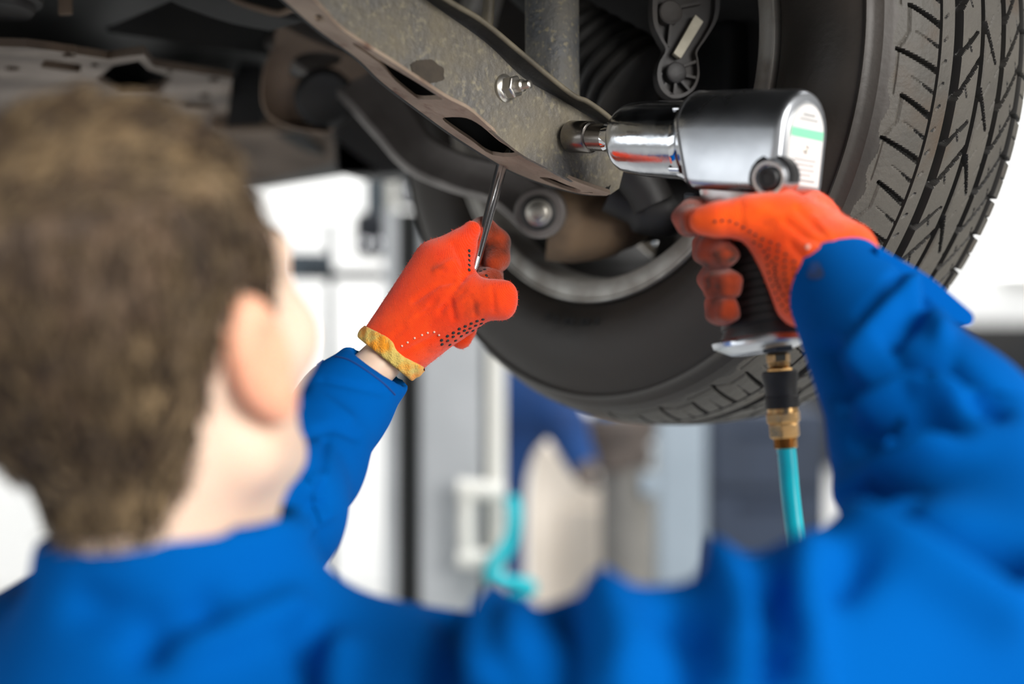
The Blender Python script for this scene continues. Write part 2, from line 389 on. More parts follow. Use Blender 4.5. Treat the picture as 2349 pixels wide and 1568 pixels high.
# angle measured so that +u runs downwards on the near (right-hand) side
def wpt(th): return E2 * math.cos(th) - UP * math.sin(th)
wheel_mb = MB()
def ring_w(o, r, ths): return [WC + NA * o + wpt(t) * r for t in ths]
TH = [2 * math.pi * i / 160 for i in range(160)]
rim_prof = [(-.004, .2270), (.0025, .2282), (.0050, .2268), (.0052, .2248), (.0030, .2232), (.0034, .2215), (.0030, .2090), (.0010, .2065), (-.006, .2050), (-.024, .2045), (-.05, .1990), (-.10, .1965), (-.17, .1975), (-.19, .205), (-.20, .222), (-.206, .2275), (-.206, .2)]
wheel_mb.loft([ring_w(o, r, TH) for o, r in rim_prof], caps=False)
wheel = obj('wheel', wheel_mb, 'rim_alu', car, angle=50); tag(wheel, 'worn grey alloy rim of the wheel')
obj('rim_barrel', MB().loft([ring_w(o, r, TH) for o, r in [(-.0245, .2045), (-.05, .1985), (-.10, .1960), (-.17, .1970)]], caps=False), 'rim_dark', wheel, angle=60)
# spokes on the outer side
for i in range(10):
    t = 2 * math.pi * i / 10 + .12
    c0 = WC + NA * -.165 + wpt(t) * .06; c1 = WC + NA * -.185 + wpt(t) * .200; tn = wpt(t + math.pi / 2)
    m = MB(); rings = []
    for c, hw, hh in ((c0, .016, .016), ((c0 + c1) / 2, .011, .013), (c1, .016, .012)):
        rings.append([c + tn * hw + NA * hh, c - tn * hw + NA * hh, c - tn * hw - NA * hh, c + tn * hw - NA * hh])
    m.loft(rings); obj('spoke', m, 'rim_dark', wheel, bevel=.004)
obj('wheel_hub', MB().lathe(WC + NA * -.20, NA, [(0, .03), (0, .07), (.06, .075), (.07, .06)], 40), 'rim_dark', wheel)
wt = MB()
ts = [math.radians(a) for a in np.linspace(125.5, 133.5, 10)]
rings = []
for t in ts:
    c = WC + NA * .002 + wpt(t) * .217; rd = wpt(t)
    rings.append([c + NA * .0065 + rd * .010, c + NA * .0075 - rd * .004, c - NA * .010 - rd * .0075, c - NA * .012 - rd * .003, c - NA * .001 + rd * .012])
wt.loft(rings); obj('balance_weight', wt, 'lift_grey', wheel, bevel=.0012)
obj('sidewall', MB().loft([ring_w(o, r, TH) for o, r in prof_in], caps=False), 'rubber_side', wheel, angle=50)
obj('sidewall', MB().loft([ring_w(o, r, TH) for o, r in prof_out], caps=False), 'rubber_side', wheel, angle=50)
def build_tread():
    pr = np.array(prof_tr); sl = np.concatenate([[0], np.cumsum(np.hypot(*np.diff(pr, axis=0).T))])
    ns = int(sl[-1] / .0011); q = np.linspace(0, sl[-1], ns)
    from_ = lambda k: np.interp(q, sl, pr[:, k])
    o = from_(0); r = from_(1)
    do = np.gradient(o, q); dr = np.gradient(r, q); nrm = np.stack([dr, -do], 1); nrm /= np.linalg.norm(nrm, axis=1)[:, None]   # (o, r) outward normal
    nrm *= np.sign(nrm[:, 1] + 1e-9)[:, None]
    fine = np.arange(math.radians(-70), math.radians(165), .0012 / .348); co = np.arange(fine[-1] + .012, math.radians(290), .012)
    th = np.concatenate([fine, co]); nt = len(th)
    S, T = np.meshgrid(-o * 1000, th, indexing='xy'); U = T / (2 * math.pi) * NP
    D = tread_depth(S.ravel(), U.ravel()).reshape(S.shape) / 1000
    O = o[None] - D * nrm[None, :, 0]; R = r[None] - D * nrm[None, :, 1]
    e2 = np.array(E2); up = np.array(UP); na = np.array(NA); wc = np.array(WC)
    X = wc + O[..., None] * na + R[..., None] * (np.cos(T)[..., None] * e2 - np.sin(T)[..., None] * up)
    v = X.reshape(-1, 3); i = np.arange(nt)[:, None]; j = np.arange(ns - 1)[None]
    i2 = (i + 1) % nt; a = (i * ns + j).ravel(); b = (i * ns + j + 1).ravel(); c = (i2 * ns + j + 1).ravel(); d = (i2 * ns + j).ravel()
    qd = np.stack([a, b, c, d], 1); me = npmesh('tread', v, qd)
    nn = np.cross(v[qd[0, 1]] - v[qd[0, 0]], v[qd[0, 3]] - v[qd[0, 0]])
    if nn @ (v[0] - wc) < 0: me.flip_normals()
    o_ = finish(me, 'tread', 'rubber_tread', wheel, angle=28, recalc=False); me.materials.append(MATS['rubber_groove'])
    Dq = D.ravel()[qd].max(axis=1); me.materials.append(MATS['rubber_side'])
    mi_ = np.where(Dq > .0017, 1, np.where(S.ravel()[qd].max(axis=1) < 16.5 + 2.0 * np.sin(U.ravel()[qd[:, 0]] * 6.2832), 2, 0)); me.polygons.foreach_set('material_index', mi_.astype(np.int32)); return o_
build_tread()
# embossed marks on the lower sidewall
for a0 in (103, 100.2, 96.5, 94.8, 91.2, 89.6, 86.5):
    m = MB(); ths = [math.radians(a0 + k * .3) for k in range(-2, 3)]
    m.loft([[WC + NA * (.0098 + .001) + wpt(t) * .243, WC + NA * (.0122 + .001) + wpt(t) * .2495, WC + NA * .010 + wpt(t) * .2495, WC + NA * .008 + wpt(t) * .243] for t in ths]); obj('sidewall_mark', m, 'rubber_matt', wheel)
obj('brake_shield', MB().lathe(WC + NA * -.075, NA, [(0, .02), (0, .165), (.006, .167), (.008, .14), (.012, .02)], 64), 'black_plastic', car)

# floor pan, sill and wheel arch
m = MB()
pan = [(-.16, -3.0), (1.5, -3.0), (1.5, .55), (.30, .55), (.30, -.44), (-.16, -.44)]
m.plate(pan, [], lambda a, b: cf(a, b, .335), (0, 0, .03)); obj('floor_pan', m, 'underbody', car)
m = MB(); m.plate([(-.30, -3.0), (-.16, -3.0), (-.16, -.46), (-.30, -.46)], [], lambda a, b: cf(a, b, .262), (0, 0, .12)); obj('sill', m, 'underbody', car, bevel=.01)
m = MB()
rings = []
for k in range(17):
    t = math.pi * k / 16; rings.append([cf(.30, -.44 * math.cos(t), .27 + .44 * math.sin(t) * .9 + .06), cf(-.25, -.44 * math.cos(t), .27 + .44 * math.sin(t) * .9 + .06), cf(-.25, -.45 * math.cos(t), .28 + .45 * math.sin(t) * .9 + .06), cf(.30, -.45 * math.cos(t), .28 + .45 * math.sin(t) * .9 + .06)])
m.loft(rings); obj('wheel_arch', m, 'underbody', car)
m = MB(); m.plate([(.30, -.44), (.31, -.44), (.31, .55), (.30, .55)], [], lambda a, b: cf(a, b, .34), (0, 0, .45)); obj('inner_wing', m, 'underbody', car)
m = MB(); m.plate([(-.25, .44), (1.5, .44), (1.5, .60), (-.25, .60)], [], lambda a, b: cf(a, b, .44), (0, 0, .03)); obj('boot_floor', m, 'underbody', car)
m = MB(); m.plate([(-.25, -.46), (.35, -.46), (.35, .60), (-.25, .60)], [], lambda a, b: cf(a, b, .78), (0, 0, .02)); obj('arch_roof', m, 'underbody', car)

# lower control arm: pressed steel channel
ARM = Plane(P(1308, 313, 1.1745), E2)
far_e = [(600, -46), (651, 0), (729, 68), (818, 133), (879, 191), (968, 259), (1043, 313), (1135, 371), (1179, 395), (1240, 419), (1329, 444), (1392, 449)]
crease = [(655, -55), (705, -12), (740, 24), (791, 76), (896, 143), (961, 186), (1026, 228), (1077, 255), (1124, 296), (1193, 351), (1247, 381), (1315, 416), (1400, 446)]
band = [(880, -80), (978, 0), (1111, 95), (1199, 177), (1281, 225), (1349, 266), (1394, 290), (1432, 330)]
lip = [(900, -90), (1019, 0), (1104, 51), (1199, 129), (1308, 218), (1349, 238), (1400, 276), (1436, 322)]
BACK = ARM.off(-.045)
BOT = plane3(ARM.at(791, 89), ARM.at(1315, 416), BACK.at(968, 259))
def smooth_px(l, n=6): return cm2(l, n)
face_out = smooth_px(crease) + [(1420, 432), (1430, 392)] + smooth_px(band)[::-1]
hole_px = cm2([(721, 40), (728, 34), (740, 38), (746, 46), (738, 50), (727, 48)], 3, True)
m = MB(); m.plate(face_out, [], ARM.at, -E2 * .004)
arm = obj('control_arm', m, 'arm_steel', car, angle=30, bevel=.0008); tag(arm, 'dusty grey pressed steel suspension arm')
slotA = [(811, 102), (822, 104), (879, 143), (941, 180), (1012, 225), (1002, 228), (965, 228), (947, 218), (906, 184), (872, 146)]
slotB = [(1016, 274), (1029, 269), (1070, 271), (1104, 289), (1145, 324), (1192, 356), (1131, 356), (1084, 324), (1043, 296)]
slotC = [(1238, 408), (1262, 409), (1300, 424), (1332, 436), (1324, 441), (1290, 431)]
crease_o = [(x + 1, y - 2) for x, y in crease]
m = MB(); m.plate(smooth_px(far_e) + smooth_px(crease_o)[::-1], [cm2(s, 3, True) for s in (slotA, slotB, slotC)] + [hole_px], BOT.at, Vector((-.3, .1, .003)).normalized() * .001 + UP * .0035)
obj('slotted_flange', m, 'arm_under', arm, angle=30, bevel=.0006)
m = MB(); bp = smooth_px(band); lp = smooth_px(lip); LIPP = ARM.off(.016)
rings = []
for (bx, by), (lx, ly) in zip(bp, lp):
    a = ARM.at(bx, by); e = LIPP.at(lx, ly); md = (a + e) / 2 - E2 * .006 + UP * .001
    rings.append([a, md, e, e - E2 * .001 + UP * .004, md - E2 * .003 + UP * .004, a - E2 * .004 + UP * .004])
m.loft(rings); obj('folded_lip', m, 'arm_lip', arm, angle=60)
obj('lip_edge', MB().tube([LIPP.at(x, y) + UP * .0015 for x, y in lp], .0022, 10), 'lip_edge', arm, angle=60)
m = MB(); fl = smooth_px(far_e)                            # rear wall of the channel closes it behind the slots
k = len(fl); tp = [(900 + (1436 - 900) * i / (k - 1), -90 + (322 + 90) * i / (k - 1)) for i in range(k)]
rings = []
for (fx, fy), (tx, ty) in zip(fl, tp):
    a = BOT.at(fx, fy); e = BACK.at(tx, ty + 10); rings.append([a, e, e - E2 * .004, a - E2 * .004])
m.loft(rings); obj('channel_wall', m, 'underbody', arm)
ae = ARM.at(770, -75) - E2 * .022; obj('arm_mount', MB().box((ae + Vector((ae.x, ae.y, CAMZ + .37))) / 2, (NA, E2, UP), (.028, .030, (CAMZ + .37 - ae.z) / 2 + .01)), 'underbody', car, bevel=.004)
# dark worn patch, weld-nut and stud
cs = []
r9 = np.random.default_rng(4); wob = np.convolve(np.tile(r9.normal(0, 1, 44), 3), np.ones(3) / 3, 'same')[44:88]
for i in range(44):
    t = 2 * math.pi * i / 44; k = 1 + .10 * wob[i] + .10 * math.cos(2 * t + 1); cs.append((981 + 37 * k * math.cos(t), 163 + 28 * k * math.sin(t) + 11 * math.cos(t)))
obj('rust_patch', MB().plate(cs, [], ARM.off(.0006).at, -E2 * .0005), 'stain', arm)
cN = ARM.at(1161, 202); dN = (E2 + Vector((.22, .1, .02))).normalized()
nut = obj('flange_nut', MB().lathe(cN - dN * .002, dN, [(0, .0115), (.002, .0115), (.003, .0105), (.0045, .0085)], 40), 'zinc', arm, angle=40)
obj('nut_hexagon', MB().lathe(cN, dN, [(.002, .0085), (.003, .0094), (.010, .0094), (.011, .0084)], 6, ph=.3), 'zinc', arm, angle=20, bevel=.0006)
obj('stud', MB().lathe(cN, dN, [(.010, .005), (.017, .005), (.018, .0035), (.024, .0033), (.025, .002)], 24), 'zinc', arm, angle=40)

# shock absorber, thin rod, drive-shaft boot
obj('shock_absorber', MB().lathe(P(1264, -300, 1.24), P(1268, 300, 1.235) - P(1264, -300, 1.24), [(0, .0235), (.20, .0235), (.2001, .0235), (.235, .0235)], 48), 'dust_paint', car, angle=40)
obj('brake_line', MB().tube([P(1124, -60, 1.22), P(1119, 40, 1.22), P(1112, 110, 1.22)], .0052, 16), 'lip_edge', car)
bc = P(1440, 190, 1.32); bd_ = (P(1290, 60, 1.36) - bc).normalized(); pr = []
for i in range(8):
    a = -.02 + i * .016; r = .052 - i * .0028; pr += [(a, r * .84), (a + .004, r), (a + .008, r)]
obj('drive_shaft_boot', MB().lathe(bc, bd_, pr, 48), 'bushing', car, angle=60)
obj('drive_shaft', MB().cyl(bc + bd_ * .09, bc + bd_ * .4, .014), 'underbody', car)

# ribbed plastic bracket beside the rim
FB = Plane(P(1570, 110, 1.235), (.25, -1, .05))
o8 = [(1502, -40), (1497, 10), (1500, 55), (1515, 90), (1527, 115), (1512, 145), (1508, 175), (1517, 205), (1540, 224), (1568, 222), (1592, 205), (1604, 175), (1602, 140), (1600, 118), (1622, 85), (1645, 45), (1652, 5), (1650, -40)]
o8 = cm2(o8, 4)
m = MB(); m.plate(o8, [], FB.off(-.008).at, -FB.n * .012); fig = obj('plastic_bracket', m, 'dark_plastic', car, bevel=.001)
inner = [(1575 + (x - 1575) * .86, 95 + (y - 95) * .93) for x, y in o8]
m = MB(); m.plate(o8, [inner], FB.at, -FB.n * .010); obj('bracket_rim', m, 'dark_plastic', fig, bevel=.0008)
for cx, cy, r in ((1538, 28, 28), (1551, 166, 24)):
    c = FB.at(cx, cy); obj('boss', MB().lathe(c - FB.n * .009, FB.n, [(0, r / FPX * 1.235), (.0095, r / FPX * 1.235), (.0105, r / FPX * 1.1), (.0095, r / FPX * .8)], 32), 'dark_plastic', fig, angle=40)
for (x0, y0), (x1, y1) in (((1540, 55), (1535, 105)), ((1560, 15), (1610, 5)), ((1520, 170), (1508, 165)), ((1551, 190), (1548, 220)), ((1575, 172), (1600, 178)), ((1565, 185), (1585, 208)), ((1530, 190), (1520, 205)), ((1570, 150), (1598, 140))):
    a = FB.at(x0, y0); b = FB.at(x1, y1); d = (b - a).normalized(); obj('rib', MB().box((a + b) / 2 - FB.n * .005, (d, FB.n, d.cross(FB.n)), ((b - a).length / 2, .004, .0012)), 'dark_plastic', fig)
m = MB(); m.plate([(1545, 122), (1596, 33), (1614, 49), (1562, 134)], [], FB.off(.001).at, -FB.n * .006); obj('clip_plate', m, 'sticker', fig, bevel=.0006)

# curved rear link to the bushing on the hub carrier
lk = [(640, 70, 1.62), (760, 150, 1.58), (830, 195, 1.55), (900, 275, 1.51), (960, 350, 1.47), (1050, 395, 1.42), (1150, 425, 1.37), (1235, 487, 1.335)]
c3 = catmull([P(*q) for q in lk], 8); m = MB(); rings = []
for i, p in enumerate(c3):
    d = (c3[min(i + 1, len(c3) - 1)] - c3[max(i - 1, 0)]).normalized(); f = Vector((.1, -1, .0)).normalized(); u = d.cross(f).normalized(); f = u.cross(d).normalized()
    h = .024 + .004 * math.sin(i * .11); r8 = []
    for su, sf in ((1, .3), (.8, .9), (.2, .55), (-.2, .55), (-.8, .9), (-1, .3), (-1, -.7), (1, -.7)): r8.append(p + u * h * su + f * .010 * sf)
    rings.append(r8)
m.loft(rings); link = obj('suspension_link', m, 'link_grey', car, angle=40, bevel=.001)
cb = P(1238, 488, 1.33); db = (CAM - cb + Vector((-.15, 0, 0))).normalized()
obj('link_eye', MB().lathe(cb - db * .03, db, [(0, .024), (.034, .024), (.036, .022), (.036, .014)], 40), 'link_grey', link, angle=40)
bs_ = obj('link_bushing', MB().lathe(cb - db * .032, db, [(0, .016), (.040, .0165), (.042, .014)], 40), 'bushing', link, angle=40)
obj('link_bolt', MB().lathe(cb, db, [(.006, .0125), (.010, .0125), (.011, .0085), (.017, .0085), (.018, .007)], 32), 'zinc', link, angle=40)
# hub carrier and dust shield shapes inside the rim
X = None
m = MB(); m.tube(catmull([P(1260, 515, 1.38), P(1330, 520, 1.38), P(1400, 505, 1.38), P(1450, 480, 1.40), P(1480, 420, 1.42)], 6), [.035] * 6 + [.034] * 6 + [.032] * 6 + [.03] * 7, 24); obj('hub_carrier', m, 'knuckle_rust', car, angle=60)
m = MB(); m.tube(catmull([P(1400, 440, 1.33), P(1470, 470, 1.33), P(1540, 480, 1.33), P(1600, 440, 1.33)], 6), [.02] * 6 + [.026] * 6 + [.024] * 7, 20); obj('brake_caliper', m, 'black_plastic', car, angle=60)
m = MB(); m.tube(catmull([P(1440, 380, 1.30), P(1480, 430, 1.30), P(1500, 470, 1.30)], 6), .020, 20); obj('ball_joint', m, 'black_plastic', car, angle=60)
m = MB(); m.box(P(1640, 260, 1.34), (NA, E2, UP), (.03, .045, .08)); obj('caliper_body', m, 'underbody', car, bevel=.012, bseg=3)

# left: subframe plates with holes, bushing bracket, covers
SF = Plane(P(300, 200, 1.62), (0, .06, -1))
def circ(cx, cy, rx, ry, n=14): return [(cx + rx * math.cos(2 * math.pi * i / n), cy + ry * math.sin(2 * math.pi * i / n)) for i in range(n)]
m = MB(); outer = [(-120, 105), (60, 108), (130, 117), (248, 138), (215, 170), (190, 196), (150, 230), (250, 260), (450, 330), (520, 340), (533, 178), (455, 168), (400, 160), (350, 150), (335, 128), (310, 130), (345, 155), (395, 178), (375, 215), (365, 218), (272, 218), (255, 195), (210, 187), (180, 240), (100, 260), (-120, 250)]
outer = [(-160, 103), (60, 108), (130, 117), (249, 136), (300, 128), (330, 124), (352, 152), (400, 160), (533, 180), (512, 360), (300, 330), (-160, 300)]
holes = [circ(159, 126, 18, 5), circ(28, 157, 18, 5), [(103, 137), (188, 148), (184, 167), (91, 154)], circ(217, 149, 10, 4), circ(491, 183, 14, 5), circ(470, 219, 13, 5), circ(380, 238, 12, 5), [(420, 236), (490, 238), (488, 253), (416, 250)], circ(390, 163, 8, 3), circ(485, 278, 10, 6), [(218, 184), (260, 150), (318, 140), (340, 160), (397, 178), (362, 218), (275, 217), (250, 200)]]
m.plate(outer, holes, SF.at, (0, 0, .008)); obj('subframe', m, 'under_plate', car, bevel=.001)
m = MB(); m.plate([(-200, -40), (-200, 104), (130, 118), (250, 137), (330, 125), (540, 182), (560, 60), (560, -40)], [], Plane(P(300, 100, 1.66), (0, -.6, -.8)).at, (0, .01, .01)); obj('crossmember', m, 'underbody', car, bevel=.002)
BKT = Plane(P(690, 200, 1.56), (-.1, -.9, -.42))
bo = cm2([(640, 60), (625, 110), (606, 150), (598, 200), (600, 235), (612, 262), (640, 282), (690, 297), (752, 305), (790, 260), (860, 170), (830, 135), (760, 110), (700, 85)], 4, True)
m = MB(); m.plate(bo, [cm2([(663, 160), (675, 135), (700, 122), (745, 120), (782, 130), (770, 148), (720, 160), (690, 178), (668, 175)], 3, True)], BKT.at, -BKT.n * .006); bk = obj('link_bracket', m, 'bracket_tan', car, bevel=.001)
m = MB(); e = cm2([(625, 110), (606, 150), (598, 200), (600, 235), (612, 262), (640, 282), (690, 297), (752, 305)], 4)
m.loft([[BKT.at(x, y), BKT.off(.03).at(x + 0, y + 2), BKT.off(.03).at(x + 3, y - 1), BKT.at(x + 5, y - 3)] for x, y in e]); obj('bracket_flange', m, 'bracket_tan', bk, angle=60)
cc = P(745, 225, 1.60); obj('bracket_bushing', MB().lathe(cc, (CAM - cc), [(0, .034), (.05, .033), (.055, .026), (.05, .012)], 40), 'rubber_matt', bk, angle=50)
m = MB(); m.plate(cm2([(760, 240), (770, 395), (790, 400), (860, 402), (960, 392), (1000, 330), (960, 240)], 1), [], Plane(P(860, 320, 1.85), (0, -1, -.1)).at, (0, .25, .02)); obj('plastic_cover', m, 'black_plastic', car, bevel=.006)
m = MB(); m.plate([(480, 300), (770, 295), (780, 365), (760, 380), (600, 422), (540, 415)], [], Plane(P(650, 340, 2.0), (0, -.25, -1)).at, (0, 0, .02)); obj('sill_shield', m, 'under_plate', car, bevel=.002)
m = MB(); m.plate([(630, 308), (690, 300), (750, 358), (700, 350)], [], Plane(P(690, 330, 1.97), (0, -.4, -1)).at, (0, 0, .01)); obj('shield_flap', m, 'underbody', car, bevel=.002)
m = MB(); m.plate([(535, 130), (600, 110), (600, 285), (520, 290)], [], Plane(P(560, 200, 1.72), (0, -1, 0)).at, (0, .05, .02)); obj('drop_panel', m, 'rubber_matt', car)
# exhaust heat shield and round body mount at the top left
m = MB(); a = cm2([(330, -60), (384, -2), (450, 28), (530, 54), (620, 72)], 4); HS = Plane(P(500, 20, 1.35), (0, -.5, -1))
b = cm2([(420, -60), (540, -2), (600, 22), (650, 32), (700, 40)], 4)
rings = [[HS.at(*p), HS.at(*q) - UP * .004, HS.at(*q) + UP * .002, HS.at(*p) + UP * .005] for p, q in zip(a, b)]; m.loft(rings); obj('heat_shield', m, 'underbody', car, angle=50, bevel=.001)
m = MB(); m.tube([HS.at(x, y) for x, y in cm2([(500, -30), (540, 2), (600, 22), (640, 30), (690, 20), (760, 70), (850, 150)], 4)], .0035, 10); obj('shield_edge', m, 'under_plate', car)
cm_ = P(20, 10, 1.3); obj('body_mount', MB().lathe(cm_ + UP * .06, -UP + Vector((0, -.12, 0)), [(0, .034), (.05, .034), (.06, .032), (.062, .026), (.066, .026), (.07, .024), (.07, .008)], 48), 'black_plastic', car, angle=40)
obj('hose_clip', MB().box(P(150, 5, 1.34), ((1, .2, .1), (0, 1, 0), (0, 0, 1)), (.006, .003, .012)), 'under_plate', car, bevel=.001)

# ------------------------------------------------------------------ air impact wrench
GS = P(1308, 313, 1.170); GR = P(1845, 330, 1.020); GD = (GS - GR).normalized()      # socket tip, rear end
GL = (GS - GR).length; GU = (UP - GD * UP.dot(GD)).normalized(); GSD = GD.cross(GU)
if GSD.dot(CAM - GR) < 0: GSD = -GSD                                                  # side that faces the mechanic
def tpx(px):
    k = (px - 1174.5) / FPX; return (k * GR.y - GR.x) / (GD.x - k * GD.y)
def gp(t, s=0, u=0): return GR + GD * t + GSD * s + GU * u
gun = thing('impact_wrench', 'silver air impact wrench with black ribbed grip in the right glove', 'impact wrench', P(1752, 800, 1.035))
def arch(t, hw, top, bot, cr=.007, shear=0, n=14):
    pts = [(hw * math.cos(math.pi * i / n), top - hw + hw * math.sin(math.pi * i / n)) for i in range(n + 1)]
    pts += [(-hw + cr * (1 - math.cos(a)) if False else -hw + cr - cr * math.cos(a), bot + cr - cr * math.sin(a)) for a in (0, .5, 1.05, 1.57)]
    pts += [(hw - cr + cr * math.sin(a), bot + cr - cr * math.cos(a)) for a in (0, .5, 1.05, 1.57)]
    return [gp(t - shear * max(0, (.01 - u)), s, u) for s, u in pts]
tb = tpx(1598)
st = [(0.0, .0285, .0350, -.0345), (.0012, .0302, .0368, -.0360), (.004, .0316, .0382, -.0374), (.008, .0322, .0388, -.038)]
rings = [arch(t, hw, a, b) for t, hw, a, b in st] + [arch(.05, .0322, .0386, -.038), arch(tb - .014, .0322, .0376, -.0376, shear=.2), arch(tb - .002, .0320, .0372, -.037, shear=.35), arch(tb, .0312, .0364, -.036, shear=.36)]
body = obj('motor_housing', MB().loft(rings), 'alu_satin', gun, angle=40)
obj('housing_joint', MB().loft([arch(tb - .0036, .0326, .0379, -.038, shear=.34), arch(tb - .0030, .0327, .0380, -.0381, shear=.34)]), 'rubber_matt', body, angle=40)
tn = tpx(1428)
obj('hammer_case', MB().lathe(gp(tn + .0), -GD, [(0, .010), (0, .0215), (.0012, .0232), (.004, .0256), (.007, .0270), (.012, .0282), (.030, .0296), (tn - tb + .006, .0304)], 64), 'chrome_worn', gun, angle=50)
obj('case_bead', MB().lathe(gp(tb + .004), -GD, [(0, .0304), (.0005, .0318), (.004, .0322), (.006, .0318)], 64), 'chrome', gun, angle=50)
for an in (2.3, 5.4, .8):
    obj('case_bolt', MB().lathe(gp(tb - .002, .030 * math.cos(an), .030 * math.sin(an)), GD, [(0, .0035), (.009, .0035), (.010, .0025)], 16), 'chrome', gun)
ta = tpx(1388)
obj('anvil', MB().lathe(gp(tn - .006), GD, [(0, .0135), (.009, .0135), (.0105, .0122), (tpx(1395) - tn + .006, .0120)], 32), 'chrome', gun, angle=40)
# rear cover with its label
lab = lambda k, t: [gp(t, .0 + s, u) for s, u in k]
def arch2(hw, top, bot, n=16): return [(hw * math.cos(math.pi * i / n), top - hw + hw * math.sin(math.pi * i / n)) for i in range(n + 1)] + [(-hw, bot), (hw, bot)]
f2 = lambda s, u: gp(-.0012, s, u)
cover = obj('end_cover', MB().plate(arch2(.0242, .0300, -.0315), [], lambda s, u: gp(-.0008, s, u), GD * .004), 'alu_bright', gun, bevel=.0006)
obj('rating_label', MB().plate(arch2(.0222, .0280, -.0295), [], lambda s, u: gp(-.0016, s, u), GD * .001), 'label_white', cover)
obj('label_stripe', MB().plate([(-.0215, .0040), (.0215, .0040), (.0215, .0105), (-.0215, .0105)], [], lambda s, u: gp(-.0019, s, u), GD * .0004), 'label_green', cover)
for i, (u0, hw, hh) in enumerate(((.0205, .008, .0008), (.0172, .012, .0006), (-.0115, .015, .0005), (-.015, .013, .0005), (-.0185, .014, .0005), (-.022, .010, .0005), (-.026, .016, .0007))):
    obj('label_print', MB().plate([(-hw, u0 - hh), (hw, u0 - hh), (hw, u0 + hh), (-hw, u0 + hh)], [], lambda s, u: gp(-.0019, s, u), GD * .0003), 'label_text', cover)
obj('cover_screw', MB().lathe(gp(-.0016, 0, -.004), -GD, [(0, .0030), (.0008, .0030), (.0012, .0022), (.0004, .0014)], 24), 'zinc', cover, angle=40)
# reverse knob on the side
ck = gp(.0065, .0235, -.0262); kd = (GSD - GU * .12 - GD * .2).normalized()
kn = obj('reverse_boss', MB().lathe(ck, kd, [(-.012, .0145), (.010, .0135), (.0125, .0120), (.0125, .0100), (.006, .0098)], 40), 'alu_satin', gun, angle=40)
obj('reverse_knob', MB().lathe(ck, kd, [(.002, .0085), (.0135, .0078), (.0145, .0068), (.0145, .0055), (.0125, .0052), (.0125, .001)], 32), 'rubber_black', kn, angle=40)
m = MB(); rings = []
for i in range(13):
    a = math.pi * (-.15 + 1.2 * i / 12); r0, r1 = .0132, .0168; u_, v_ = GU, kd.cross(GU).normalized()
    e = lambda r, h: ck + kd * h + (v_ * math.cos(a) + u_ * math.sin(a)) * r
    rings.append([e(r0, -.004), e(r1, -.004), e(r1, .0075), e(r0, .0085)])
m.loft(rings); obj('knob_surround', m, 'rubber_black', kn, angle=50)
# grip, trigger, foot plate
H0 = P(1702, 440, 1.052); H1 = P(1752, 778, 1.036); HD = (H1 - H0).normalized(); HF = (GD - HD * GD.dot(HD)).normalized(); HS_ = HD.cross(HF); HL = (H1 - H0).length
def hsec(t, fx, sx, f0=0, n=32, tilt=0): return [H0 + HD * (t + tilt * math.cos(2 * math.pi * i / n)) + HF * (f0 + fx * math.cos(2 * math.pi * i / n)) + HS_ * (sx * math.sin(2 * math.pi * i / n)) for i in range(n)]
obj('handle_neck', MB().loft([hsec(-.012, .030, .022, .004), hsec(.004, .030, .0185, .004), hsec(.014, .028, .016, .004)]), 'alu_bright', gun, angle=60)
rings = [hsec(.013, .024, .0175), hsec(.016, .0255, .0185), hsec(.04, .0265, .0195)]
for i in range(9):
    t = .046 + i * .0062; g = .0265 + .0042 * (i / 8) ** 1.5; s = .0195 + .0035 * (i / 8)
    rings += [hsec(t, g, s, .001 * i / 8), hsec(t + .0046, g + .0004, s + .0004, .001 * i / 8), hsec(t + .0052, g - .0011, s - .0011, .001 * i / 8), hsec(t + .0060, g - .0011, s - .0011, .001 * i / 8)]
rings += [hsec(HL - .004, .032, .0245, .002), hsec(HL, .0315, .024, .002)]
obj('rubber_grip', MB().loft(rings), 'rubber_black', gun, angle=40)
obj('foot_plate', MB().loft([hsec(HL - .002, .032, .0255, .003, tilt=-.002), hsec(HL + .001, .0365, .0275, .005, tilt=-.004), hsec(HL + .004, .0355, .0270, .005, tilt=-.003), hsec(HL + .008, .026, .022, .001)]), 'alu_satin', gun, angle=40)
tr = gp(tpx(1606), 0, -.052); obj('trigger', MB().box(tr, (GD, GU, GSD), (.006, .012, .007)), 'dark_steel', gun, bevel=.002, bseg=3)
K0 = P(1783, 792, 1.036); K1 = P(1803, 1026, 1.036); KD = (K1 - K0).normalized(); KL = (K1 - K0).length
def ky(py): return (py - 792) / (1026 - 792) * KL
def kl(name, prof, m, par, n=40, ph=0, **k): return obj(name, MB().lathe(K0, KD, [(ky(a), r) for a, r in prof], n, ph), m, par, **k)
kl('inlet_nut', [(786, .0125), (806, .0122), (808, .0105)], 'dark_steel', gun, 6, .2, angle=20, bevel=.0006)
kl('inlet_adaptor', [(803, .0062), (811, .0075), (812, .0088), (830, .0088), (832, .0070), (836, .0060)], 'brass', gun, 6, .5, angle=20, bevel=.0005)

sock = thing('impact_socket', 'short steel socket on the wrench nose, pressed on the suspension arm', 'socket', gp(GL - .02))
ts_ = tpx(1357); tsr = tpx(1402)
obj('socket_mouth', MB().lathe(gp(ts_), GD, [(-.001, .0105), (0, .0125), (.001, .0130), (GL - ts_ - .002, .0132), (GL - ts_, .0125), (GL - ts_, .0085), (GL - ts_ - .01, .0085)], 48), 'socket_steel', sock, angle=35)
obj('socket_shank', MB().lathe(gp(ts_ + .001), -GD, [(-.002, .0120), (.001, .0118), (.0015, .0110), (ts_ - tsr, .0110), (ts_ - tsr + .001, .0102)], 48), 'socket_steel', sock, angle=35)

